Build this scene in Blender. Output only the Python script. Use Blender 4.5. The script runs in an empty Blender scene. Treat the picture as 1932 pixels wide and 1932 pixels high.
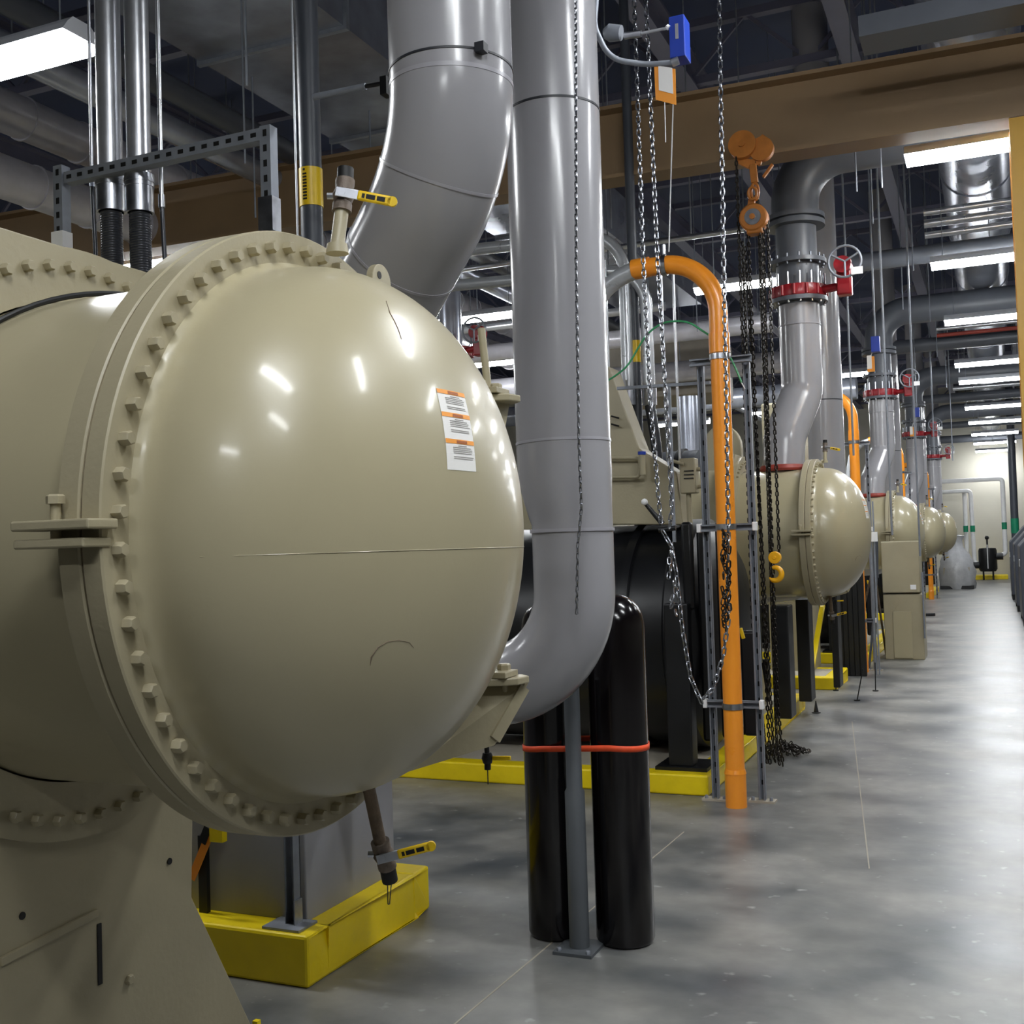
import bpy, bmesh, math, random
from mathutils import Vector, Matrix
random.seed(7)
SC = bpy.context.scene
COL = SC.collection
PI = math.pi
# ------------------------------------------------------------------ camera
EYE = Vector((0, 0, 1.6)); FPX = 2090.0
CR = Vector((0.91620066, -0.04104676, -0.39861198))   # world X in camera axes (right, down, forward)
CY = Vector((0.39952048, 0.01666496, 0.91657278))     # world Y
CZ = Vector((-0.03097949, -0.99901824, 0.03166747))   # world Z
cam = bpy.data.cameras.new('camera'); cam_o = bpy.data.objects.new('camera', cam); COL.objects.link(cam_o)
cam.sensor_width = 36.0; cam.lens = 36.0 * FPX / 1932.0; cam.clip_start = 0.05; cam.clip_end = 200
right = Vector((CR[0], CY[0], CZ[0])); down = Vector((CR[1], CY[1], CZ[1])); fwd = Vector((CR[2], CY[2], CZ[2]))
M = Matrix((right, -down, -fwd)).transposed().to_4x4(); M.translation = EYE
cam_o.matrix_world = M
SC.camera = cam_o
# ------------------------------------------------------------------ world, exposure
w = bpy.data.worlds.new('world'); SC.world = w; w.use_nodes = True
w.node_tree.nodes['Background'].inputs[0].default_value = (0.25, 0.32, 0.45, 1)
w.node_tree.nodes['Background'].inputs[1].default_value = 0.15
vs = SC.view_settings
vs.view_transform = 'Standard'; vs.look = 'None'; vs.gamma = 1.0; vs.exposure = 1.3
LAMP = 30.0       # radiance of the strip light diffusers
SC.cycles.max_bounces = 6; SC.cycles.glossy_bounces = 4; SC.cycles.diffuse_bounces = 4
SC.cycles.sample_clamp_indirect = 6.0; SC.cycles.caustics_reflective = False

def ray(u, v):
    return right*((u-966)/FPX) + down*((v-966)/FPX) + fwd
def aY(u, v, y): r = ray(u, v); return EYE + r*(y/r.y)
def aX(u, v, x): r = ray(u, v); return EYE + r*(x/r.x)
def aZ(u, v, z): r = ray(u, v); return EYE + r*((z-EYE.z)/r.z)
# ------------------------------------------------------------------ materials
def lin(c):
    return tuple(((x/255)/12.92 if x/255 <= .04045 else ((x/255+.055)/1.055)**2.4) for x in c)
MATS = {}
def mat(name, rgb, rough=.5, metal=0.0, var=.08, scale=6.0, bump=0.0, bscale=60, spec=.5, coat=0.0, emit=None, rvar=.1, alpha=1, trans=0):
    m = bpy.data.materials.new(name); m.use_nodes = True; MATS[name] = m
    nt = m.node_tree; b = nt.nodes['Principled BSDF']; L = nt.links.new
    c = lin(rgb)
    tc = nt.nodes.new('ShaderNodeTexCoord')
    n = nt.nodes.new('ShaderNodeTexNoise'); n.inputs['Scale'].default_value = scale; n.inputs['Detail'].default_value = 5
    L(tc.outputs['Object'], n.inputs['Vector'])
    r = nt.nodes.new('ShaderNodeValToRGB'); L(n.outputs['Fac'], r.inputs['Fac'])
    r.color_ramp.elements[0].position = .3; r.color_ramp.elements[1].position = .7
    r.color_ramp.elements[0].color = tuple(x*(1-var) for x in c)+(1,)
    r.color_ramp.elements[1].color = tuple(min(1, x*(1+var)) for x in c)+(1,)
    L(r.outputs['Color'], b.inputs['Base Color'])
    mr = nt.nodes.new('ShaderNodeMapRange'); L(n.outputs['Fac'], mr.inputs['Value'])
    mr.inputs['From Min'].default_value = .3; mr.inputs['From Max'].default_value = .7
    mr.inputs['To Min'].default_value = max(.02, rough*(1-rvar)); mr.inputs['To Max'].default_value = min(1, rough*(1+rvar))
    L(mr.outputs['Result'], b.inputs['Roughness'])
    b.inputs['Metallic'].default_value = metal
    b.inputs['Specular IOR Level'].default_value = spec
    b.inputs['Coat Weight'].default_value = coat; b.inputs['Coat Roughness'].default_value = .12
    if bump:
        n2 = nt.nodes.new('ShaderNodeTexNoise'); n2.inputs['Scale'].default_value = bscale; n2.inputs['Detail'].default_value = 3
        L(tc.outputs['Object'], n2.inputs['Vector'])
        bp = nt.nodes.new('ShaderNodeBump'); bp.inputs['Strength'].default_value = bump; bp.inputs['Distance'].default_value = .01
        L(n2.outputs['Fac'], bp.inputs['Height']); L(bp.outputs['Normal'], b.inputs['Normal'])
    if emit:
        b.inputs['Emission Color'].default_value = tuple(emit[0])+(1,); b.inputs['Emission Strength'].default_value = emit[1]
    if trans:
        b.inputs['Transmission Weight'].default_value = trans
    return m
BEIGE = mat('beige_enamel', (176, 167, 137), .36, var=.03, scale=3, bump=.02, bscale=90, coat=.3)
BEIGE2 = mat('beige_plate', (166, 157, 130), .42, var=.05, scale=4, bump=.08, bscale=60)
RUST = mat('rusty_scale', (120, 104, 88), .8, var=.3, scale=30, bump=.4)
VALVEM = mat('weathered_bronze', (112, 100, 90), .6, .3, var=.3, scale=40, bump=.3)
PIPEG = mat('grey_jacket', (157, 156, 160), .22, var=.03, scale=2.5, bump=.05, bscale=14, coat=.2)
PIPEGS = mat('grey_jacket_seam', (162, 160, 167), .3, var=.05)
BAND = mat('dark_band', (40, 42, 48), .5)
DKPIPE = mat('charcoal_pipe', (72, 76, 84), .4, var=.06)
ORANGE = mat('orange_enamel', (255, 156, 44), .30, var=.04, scale=4, coat=.2)
YELLOW = mat('yellow_paint', (250, 220, 22), .38, var=.06, scale=8, bump=.15, bscale=30)
YELLOW2 = mat('yellow_grip', (240, 200, 20), .4, var=.05)
CONC = mat('pad_concrete', (176, 168, 152), .7, var=.08, scale=5, bump=.2)
BLACKR = mat('black_rubber_insulation', (18, 19, 22), .38, var=.2, scale=2.5, bump=.25, bscale=5, spec=.4)
BLACK = mat('black_steel', (16, 17, 20), .45, var=.2)
MAROON = mat('black_gas_cylinder', (13, 9, 11), .16, var=.3, scale=6, bump=.06, bscale=8)
STRAPM = mat('orange_strap', (240, 84, 40), .6, var=.1, scale=30)
POSTG = mat('grey_post', (84, 88, 92), .5, var=.06)
GALV = mat('galvanised', (180, 183, 190), .32, 1.0, var=.15, scale=25)
GALVD = mat('galvanised_dull', (140, 145, 154), .5, .4, var=.12, scale=20)
SILVER = mat('bright_conduit', (205, 207, 212), .30, .75, var=.06, scale=12)
CHAIN = mat('zinc_chain', (165, 168, 176), .28, 1.0, var=.1, scale=30)
CHAIND = mat('dark_chain', (58, 54, 50), .4, .8, var=.2, scale=30)
FLEXD = mat('dark_flex_conduit', (62, 64, 70), .3, .3, var=.1)
CONDL = mat('pale_conduit', (196, 199, 203), .3, .45, var=.05, scale=12)
WHITE = mat('white_cap', (236, 236, 236), .4, var=.02)
PAPER = mat('white_label', (238, 236, 232), .5, var=.02)
LTXT = mat('label_grey_text', (150, 146, 142), .6)
LORG = mat('label_orange', (245, 158, 52), .5, var=.02)
LBRN = mat('label_brown_text', (170, 92, 40), .6)
BEAM = mat('tan_crane_paint', (146, 120, 88), .5, var=.08, scale=3, bump=.05)
COLY = mat('yellow_crane_paint', (214, 166, 62), .45, var=.06, scale=3)
HOISTO = mat('hoist_orange', (188, 116, 44), .45, var=.15, scale=12)
HOOKY = mat('hook_yellow', (245, 178, 22), .35, var=.08)
BLUE = mat('blue_actuator', (28, 62, 170), .4, var=.05)
RED = mat('red_enamel', (152, 22, 34), .35, var=.12, scale=10, coat=.2)
REDB = mat('red_gasket', (150, 58, 46), .55, var=.1)
GREENW = mat('green_wire', (64, 158, 104), .45)
GREENB = mat('green_band', (18, 138, 100), .45)
WALLP = mat('wall_beige_block', (208, 204, 190), .75, var=.04, scale=1.5, bump=.1, bscale=20)
NAVY = mat('roof_deck_navy', (62, 72, 104), .7, var=.15, scale=1.2)
STEELP = mat('primer_joist', (112, 112, 132), .6, var=.1, scale=3)
DUCT = mat('galvanised_duct', (172, 177, 190), .24, .6, var=.2, scale=3.5, bump=.1, bscale=4)
DUCTW = mat('foil_duct', (205, 203, 210), .32, .25, var=.08, scale=8, bump=.3, bscale=9)
DARKM = mat('slate_cabinet', (66, 70, 80), .4, var=.06)
GREYBOX = mat('grey_box', (150, 150, 154), .55, var=.05)
GREYDK = mat('greybox_end', (92, 93, 98), .6, var=.05)
PLASTIC = mat('clear_sheet', (226, 228, 232), .22, var=.08, scale=7, bump=1.0, bscale=7, trans=.45)
WPIPE = mat('white_jacket', (244, 244, 244), .35, var=.04)
ACC = mat('accent_black', (10, 10, 10), .6)
TUBE = mat('lamp_tube', (255, 255, 255), .5, emit=((.95, .98, 1.0), LAMP))
HOUSE = mat('lamp_housing', (225, 228, 235), .35, var=.02)
DEADL = mat('grey_header', (96, 100, 108), .4, var=.06)
# polished concrete floor
def floor_mat():
    m = bpy.data.materials.new('polished_concrete'); m.use_nodes = True; nt = m.node_tree; L = nt.links.new
    b = nt.nodes['Principled BSDF']; tc = nt.nodes.new('ShaderNodeTexCoord')
    def noise(s, d, stretch=None):
        n = nt.nodes.new('ShaderNodeTexNoise'); n.inputs['Scale'].default_value = s; n.inputs['Detail'].default_value = d
        mp = nt.nodes.new('ShaderNodeMapping'); L(tc.outputs['Object'], mp.inputs['Vector'])
        if stretch: mp.inputs['Scale'].default_value = stretch
        L(mp.outputs['Vector'], n.inputs['Vector']); return n
    a = noise(1.5, 7, (1, 1.2, 1)); s = noise(9, 4); sp = noise(13, 2)
    r = nt.nodes.new('ShaderNodeValToRGB'); L(a.outputs['Fac'], r.inputs['Fac']); r.color_ramp.interpolation = 'EASE'
    e = r.color_ramp.elements; e[0].position = .22; e[0].color = lin((66, 71, 77))+(1,)
    e[1].position = .76; e[1].color = lin((146, 144, 138))+(1,)
    b.inputs['Coat Weight'].default_value = .12; b.inputs['Coat Roughness'].default_value = .3
    m1 = nt.nodes.new('ShaderNodeMix'); m1.data_type = 'RGBA'; m1.blend_type = 'OVERLAY'; m1.inputs[0].default_value = .3
    L(r.outputs['Color'], m1.inputs[6]); L(s.outputs['Fac'], m1.inputs[7])
    r2 = nt.nodes.new('ShaderNodeValToRGB'); L(sp.outputs['Fac'], r2.inputs['Fac'])
    r2.color_ramp.elements[0].position = .67; r2.color_ramp.elements[1].position = .80
    m2 = nt.nodes.new('ShaderNodeMix'); m2.data_type = 'RGBA'; L(r2.outputs['Color'], m2.inputs[0])
    L(m1.outputs[2], m2.inputs[6]); m2.inputs[7].default_value = lin((168, 168, 166))+(1,)
    L(m2.outputs[2], b.inputs['Base Color'])
    mr = nt.nodes.new('ShaderNodeMapRange'); L(a.outputs['Fac'], mr.inputs['Value'])
    mr.inputs['From Min'].default_value = .1; mr.inputs['From Max'].default_value = .9
    mr.inputs['To Min'].default_value = .26; mr.inputs['To Max'].default_value = .52
    L(mr.outputs['Result'], b.inputs['Roughness'])
    bp = nt.nodes.new('ShaderNodeBump'); bp.inputs['Strength'].default_value = .06; bp.inputs['Distance'].default_value = .02
    L(s.outputs['Fac'], bp.inputs['Height']); L(bp.outputs['Normal'], b.inputs['Normal'])
    return m
FLOOR = floor_mat()
# ------------------------------------------------------------------ mesh builder
def basis(d):
    d = Vector(d).normalized()
    a = Vector((0, 0, 1)) if abs(d.z) < .9 else Vector((1, 0, 0))
    x = d.cross(a).normalized(); y = d.cross(x).normalized()
    return x, y, d
class MB:
    def __init__(s): s.v = []; s.f = []
    def add(s, vs_, fs):
        o = len(s.v); s.v += [Vector(p) for p in vs_]; s.f += [[i+o for i in f] for f in fs]; return s
    def box(s, x0, x1, y0, y1, z0, z1):
        p = [(x, y, z) for z in (z0, z1) for y in (y0, y1) for x in (x0, x1)]
        return s.add(p, [(0, 2, 3, 1), (4, 5, 7, 6), (0, 1, 5, 4), (2, 6, 7, 3), (0, 4, 6, 2), (1, 3, 7, 5)])
    def bar(s, p0, p1, a, b, up=(0, 0, 1)):
        p0 = Vector(p0); p1 = Vector(p1); d = (p1-p0).normalized(); u = Vector(up)
        if abs(d.dot(u)) > .98: u = Vector((0, 1, 0))
        x = d.cross(u).normalized(); y = x.cross(d).normalized()
        vs_ = []
        for q in (p0, p1):
            for i, j in ((-1, -1), (1, -1), (1, 1), (-1, 1)): vs_.append(q + x*i*a/2 + y*j*b/2)
        return s.add(vs_, [(3, 2, 1, 0), (4, 5, 6, 7), (0, 1, 5, 4), (1, 2, 6, 5), (2, 3, 7, 6), (3, 0, 4, 7)])
    def cyl(s, p0, p1, r0, r1=None, n=24):
        r1 = r0 if r1 is None else r1
        return s.tube([p0, p1], [r0, r1], n)
    def tube(s, pts, r, n=14, cap=True, closed=False):
        pts = [Vector(p) for p in pts]; m = len(pts)
        rr = r if isinstance(r, (list, tuple)) else [r]*m
        tan = []
        for i in range(m):
            if closed: t = pts[(i+1) % m]-pts[i-1]
            else: t = (pts[min(i+1, m-1)]-pts[max(i-1, 0)])
            tan.append(t.normalized())
        x, y, _ = basis(tan[0]); o = len(s.v)
        for i in range(m):
            t = tan[i]; x = (x - t*x.dot(t)).normalized(); y = t.cross(x)
            for k in range(n):
                a = 2*PI*k/n; s.v.append(pts[i] + (x*math.cos(a)+y*math.sin(a))*rr[i])
        for i in range(m if closed else m-1):
            j = (i+1) % m
            for k in range(n):
                l = (k+1) % n
                s.f.append([o+i*n+k, o+i*n+l, o+j*n+l, o+j*n+k])
        if cap and not closed:
            s.f.append([o+k for k in range(n)][::-1]); s.f.append([o+(m-1)*n+k for k in range(n)])
        return s
    def lathe(s, prof, org, axis, n=64, a0=0, a1=2*PI):
        x, y, d = basis(axis); org = Vector(org); o = len(s.v); full = abs(a1-a0-2*PI) < 1e-6
        nn = n if full else n+1
        for r, h in prof:
            for k in range(nn):
                a = a0+(a1-a0)*k/n; s.v.append(org + d*h + (x*math.cos(a)+y*math.sin(a))*r)
        for i in range(len(prof)-1):
            for k in range(n):
                l = (k+1) % nn
                s.f.append([o+i*nn+k, o+i*nn+l, o+(i+1)*nn+l, o+(i+1)*nn+k])
        return s
    def prism(s, poly, off):
        poly = [Vector(p) for p in poly]; off = Vector(off); n = len(poly)
        return s.add(poly + [p+off for p in poly], [list(range(n))[::-1], list(range(n, 2*n))] + [[i, (i+1) % n, n+(i+1) % n, n+i] for i in range(n)])
    def ball(s, c, r, n=16, sc=(1, 1, 1)):
        c = Vector(c); m = n//2; o = len(s.v)
        for i in range(m+1):
            t = PI*i/m
            for k in range(n):
                a = 2*PI*k/n
                s.v.append(c+Vector((math.sin(t)*math.cos(a)*r*sc[0], math.sin(t)*math.sin(a)*r*sc[1], math.cos(t)*r*sc[2])))
        for i in range(m):
            for k in range(n):
                l = (k+1) % n; s.f.append([o+i*n+k, o+(i+1)*n+k, o+(i+1)*n+l, o+i*n+l])
        return s
    def hexa(s, c, d, r, h):
        c = Vector(c); d = Vector(d).normalized()
        return s.tube([c, c+d*h*.8, c+d*h], [r, r, r*.8], 6)
    def link(s, c, d, side, L, W, r, n=12, k=5):
        c = Vector(c); d = Vector(d).normalized(); side = (Vector(side) - d*Vector(side).dot(d)).normalized(); pts = []
        h = L/2-W/2
        for i in range(n):
            a = 2*PI*(i+.5)/n; e = math.copysign(h, math.sin(a))
            pts.append(c + d*(e+math.sin(a)*(W/2-r)) + side*(math.cos(a)*(W/2-r)))
        return s.tube(pts, r, k, closed=True)
    def build(s, name, m, parent=None, bevel=0.0, smooth=True, ang=38, loc=None, pattern=None):
        nf0 = len(s.f)
        if pattern: s.add(pattern[0].v, pattern[0].f)
        base = Vector((0, 0, 0)); q = parent
        while q is not None: base += q.location; q = q.parent
        me = bpy.data.meshes.new(name)
        me.from_pydata([tuple(p-base-(loc or Vector((0, 0, 0)))) for p in s.v], [], s.f)
        bm = bmesh.new(); bm.from_mesh(me)
        bmesh.ops.remove_doubles(bm, verts=bm.verts, dist=1e-5)
        bmesh.ops.recalc_face_normals(bm, faces=bm.faces)
        bm.to_mesh(me); bm.free()
        me.materials.append(m)
        if pattern:
            me.materials.append(pattern[1])
            for q_ in me.polygons[nf0:]: q_.material_index = 1
        if smooth:
            me.polygons.foreach_set('use_smooth', [True]*len(me.polygons)); me.set_sharp_from_angle(angle=math.radians(ang))
        o = bpy.data.objects.new(name, me); COL.objects.link(o); o.parent = parent
        if loc: o.location = loc
        if bevel:
            b = o.modifiers.new('bevel', 'BEVEL'); b.width = bevel; b.segments = 2; b.limit_method = 'ANGLE'
        return o
def fillet(pts, rad, n=10):
    pts = [Vector(p) for p in pts]; out = [pts[0]]
    rads = rad if isinstance(rad, (list, tuple)) else [rad]*(len(pts)-2)
    for i in range(1, len(pts)-1):
        p = pts[i]; a = (pts[i-1]-p).normalized(); b = (pts[i+1]-p).normalized(); th = a.angle(b)
        r = rads[i-1]; t = r/math.tan(th/2); c = p+(a+b).normalized()*(r/math.sin(th/2))
        s = p+a*t-c; e = p+b*t-c; om = s.angle(e)
        for k in range(n+1):
            f = k/n; out.append(c + (s*math.sin((1-f)*om)+e*math.sin(f*om))/math.sin(om))
    out.append(pts[-1]); return out
def tag(o, label, cat, group=None, kind=None):
    o['label'] = label; o['category'] = cat
    if group: o['group'] = group
    if kind: o['kind'] = kind
    return o
def thing(name, label, cat, loc, group=None):
    o = bpy.data.objects.new(name, None); COL.objects.link(o); o.location = Vector(loc); o.empty_display_size = .1
    return tag(o, label, cat, group)
def struct(o): o['kind'] = 'structure'; return o
def copy_tree(o, parent=None, move=None, label=None):
    c = o.copy(); COL.objects.link(c); c.parent = parent
    if move is not None: c.location = o.location+Vector(move)
    if label: c['label'] = label
    for ch in list(o.children): copy_tree(ch, c)
    return c
PITCH = 7.5
# ------------------------------------------------------------------ room shell
CEIL = 7.2; WY = 42.2; XL = -15.0; XR = 12.0; YB = -13.0
struct(MB().box(XL, XR, YB, WY, -.2, 0).build('floor', FLOOR, smooth=False))
struct(MB().box(XL, XR, YB, WY, CEIL, CEIL+.2).build('ceiling', NAVY, smooth=False))
struct(MB().box(XL, XR, WY, WY+.2, 0, CEIL).build('wall_far', WALLP, smooth=False))
struct(MB().box(XL-.2, XL, YB, WY, 0, CEIL).build('wall_left', WALLP, smooth=False))
struct(MB().box(XR, XR+.2, YB, WY, 0, CEIL).build('wall_right', WALLP, smooth=False))
struct(MB().box(XL, XR, YB-.2, YB, 0, CEIL).build('wall_back', WALLP, smooth=False))
# floor saw cuts
for i, (a, b) in enumerate((((-1.64, 6.01), (-1.745, 3.1)), ((-1.2, 10.0), (-.62, 5.6)))):
    m = MB().bar((a[0], a[1], .0008), (b[0], b[1], .0008), .006, .002)
    struct(m.build('trim_%d' % (i+1), CONC, smooth=False))
tn = 3
# open web roof joists
for i in range(13):
    y = 5.2+i*3.0; m = MB()
    for z in (6.35, 6.95): m.box(XL, XR, y-.05, y+.05, z-.04, z+.04)
    n = 22; dx = (XR-XL)/n
    for k in range(n):
        x = XL+k*dx; m.bar((x, y, 6.35), (x+dx/2, y, 6.95), .035, .035); m.bar((x+dx/2, y, 6.95), (x+dx, y, 6.35), .035, .035)
    struct(m.build('trim_%d' % tn, STEELP, smooth=False)); tn += 1
for x in (-13, -10.5, -8.2, -6.1, -4.3, -2.7, -1.1, .7, 3, 5.5):
    m = MB().box(x-.09, x+.09, YB, WY, 6.25, 6.28); m.box(x-.012, x+.012, YB, WY, 6.28, 6.55); m.box(x-.09, x+.09, YB, WY, 6.55, 6.58)
    struct(m.build('trim_%d' % tn, STEELP, smooth=False)); tn += 1
# ------------------------------------------------------------------ crane beam and column
t = thing('crane_beam', 'tan painted steel beam crossing overhead behind the grey pipes', 'beam', (-4.4, 8.0, 4.38))
a = Vector((-9.6, 7.75, 0)); b = Vector((2.6, 8.33, 0)); d = (b-a).normalized()
m = MB().bar(a+Vector((0, 0, 4.655)), b+Vector((0, 0, 4.655)), .014, .53); m.build('web', BEAM, t, smooth=False)
for nm, z in (('lower_flange', 4.39), ('upper_flange', 4.92)):
    MB().bar(a+Vector((0, 0, z)), b+Vector((0, 0, z)), .24, .028).build(nm, BEAM, t, smooth=False)
t = thing('crane_column', 'yellow steel column at the right edge carrying the tan beam', 'column', (.34, 8.22, 0))
m = MB().box(.2, .5, 8.1, 8.125, 0, 4.37); m.box(.2, .5, 8.375, 8.4, 0, 4.37); m.box(.34, .36, 8.12, 8.38, 0, 4.37)
m.build('shaft', COLY, t, smooth=False)
MB().box(.19, .6, 8.05, 8.5, 0, .03).build('base_plate', COLY, t, smooth=False)
for sx in (.25, .55):
    for sy in (8.05, 8.45): MB().hexa((sx, sy, .03), (0, 0, 1), .018, .02).build('anchor_bolt', GALV, t)

# ------------------------------------------------------------------ strip lights
def make_lamp(name, label, x, y, z, L=1.22, grp=None, rods=True, W=.22):
    t = thing(name, label, 'light', (x, y, z), grp)
    m = MB(); h = L/2
    m.prism([(x-h, y-W/2, z), (x-h, y-W/2+.03, z+.045), (x-h, y-.05, z+.075), (x-h, y+.05, z+.075), (x-h, y+W/2-.03, z+.045), (x-h, y+W/2, z)], (L, 0, 0))
    m.build('housing', HOUSE, t, smooth=False)
    MB().prism([(x-h+.01, y-W/2+.008, z-.001), (x-h+.01, y-W*.36, z-.045), (x-h+.01, y, z-.06), (x-h+.01, y+W*.36, z-.045), (x-h+.01, y+W/2-.008, z-.001)], (L-.02, 0, 0)).build('diffuser', TUBE, t)
    if rods:
        for sx in (-1, 1): MB().cyl((x+sx*h*.8, y, z+.07), (x+sx*h*.8, y, CEIL), .004, n=6).build('suspension_wire', GALVD, t)
    return t
L0 = make_lamp('strip_light', 'white strip light over the aisle just under the tan beam, largest on the right', .11, 8.69, 4.4, 1.22, 'strip lights over the aisle')
names = ['second strip light from the crane beam over the aisle', 'third strip light from the crane beam over the aisle', 'fourth strip light from the crane beam over the aisle', 'fifth strip light from the crane beam over the aisle', 'sixth strip light from the crane beam over the aisle', 'seventh strip light from the crane beam over the aisle', 'eighth strip light from the crane beam over the aisle', 'ninth strip light from the crane beam over the aisle', 'strip light over the aisle nearest the far wall']
for n_, y in zip(names, (12.27, 15.67, 19.76, 22.04, 26.68, 30.34, 34.01, 37.52, 41.2)):
    copy_tree(L0, None, (0, y-8.69, 0), n_)
for y in (-2.9, .5, 4.2):
    copy_tree(L0, None, (0.0, y-8.69, 0), 'white strip light hanging over the near end of the aisle')
MIDL = [(-2.45, 12.09, 4.4, 1.0, 'white strip light between the orange pipe hoop and the grey pipe with red valve'),
        (-5.0, 19.8, 4.4, 1.1, 'distant white strip light seen inside the orange pipe hoop'),
        (-2.4, 19.75, 4.4, 1.1, 'distant strip light peeking right of the second dark grey pipe'),
        (-6.9, 15.2, 4.4, 1.2, 'lower of two strip lights seen between the two big grey pipes'),
        (-5.7, 12.1, 4.4, 1.2, 'upper of two strip lights seen between the two big grey pipes'),
        (-7.1, 8.26, 4.4, 1.0, 'small strip light low behind the first vessel flange and conduits'),
        (-6.6, 25.5, 4.4, 1.22, 'short strip light glimpsed under the hoop behind the hanging chains'),
        (-10.8, 14.0, 4.4, 1.22, 'strip light far back on the left side')]
for x, y, z, L, lab in MIDL: make_lamp('strip_light', lab, x, y, z, L, 'strip lights between the machines')
make_lamp('strip_light', 'large bright strip light at the top left corner', -4.16, 3.62, 3.86, 1.25, 'strip lights between the machines')
for x, y in ((1.7, -.8), (1.7, 2.6), (2.6, 6), (2.6, 11), (2.6, 17), (2.6, 24), (2.6, 32), (-8, 22), (-4.9, 28), (-4.9, 35), (-9, 3)):  # first two are unseen extras, added to brighten the near dome
    make_lamp('strip_light', 'unseen white strip light elsewhere over the plant floor', x, y, 4.8, 1.22, 'strip lights out of view')

# ------------------------------------------------------------------ concrete pads with yellow rims
def pad(x0, x1, y0, y1, h, label, rim=.14):
    t = thing('equipment_pad', label, 'concrete pad', ((x0+x1)/2, (y0+y1)/2, 0), 'yellow edged equipment pads')
    MB().box(x0+rim, x1-rim, y0+rim, y1-rim, 0, h-.004).build('pad_top', CONC, t, smooth=False)
    m = MB(); m.box(x0, x1, y0, y0+rim, 0, h); m.box(x0, x1, y1-rim, y1, 0, h); m.box(x0, x0+rim, y0+rim, y1-rim, 0, h); m.box(x1-rim, x1, y0+rim, y1-rim, 0, h)
    m.build('painted_rim', YELLOW, t, bevel=.012, smooth=False)
    return t
pad(-3.7, -2.38, 3.46, 4.42, .19, 'yellow edged concrete block in the foreground below the first vessel')
pad(-9.0, -1.71, 6.88, 10.76, .13, 'long yellow edged pad behind the gas cylinders under the black vessel')
pad(-2.7, -1.58, 12.0, 12.97, .13, 'small yellow block just beyond the end of the long pad')
pad(-9.0, -1.50, 14.5, 18.3, .13, 'yellow edged pad beside the beige control cabinet')
pad(-9.0, -1.50, 22.0, 25.8, .13, 'yellow edged pad under the fourth domed vessel')
pad(-9.0, -1.50, 29.5, 33.3, .13, 'yellow edged pad under the fifth domed vessel')

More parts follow.
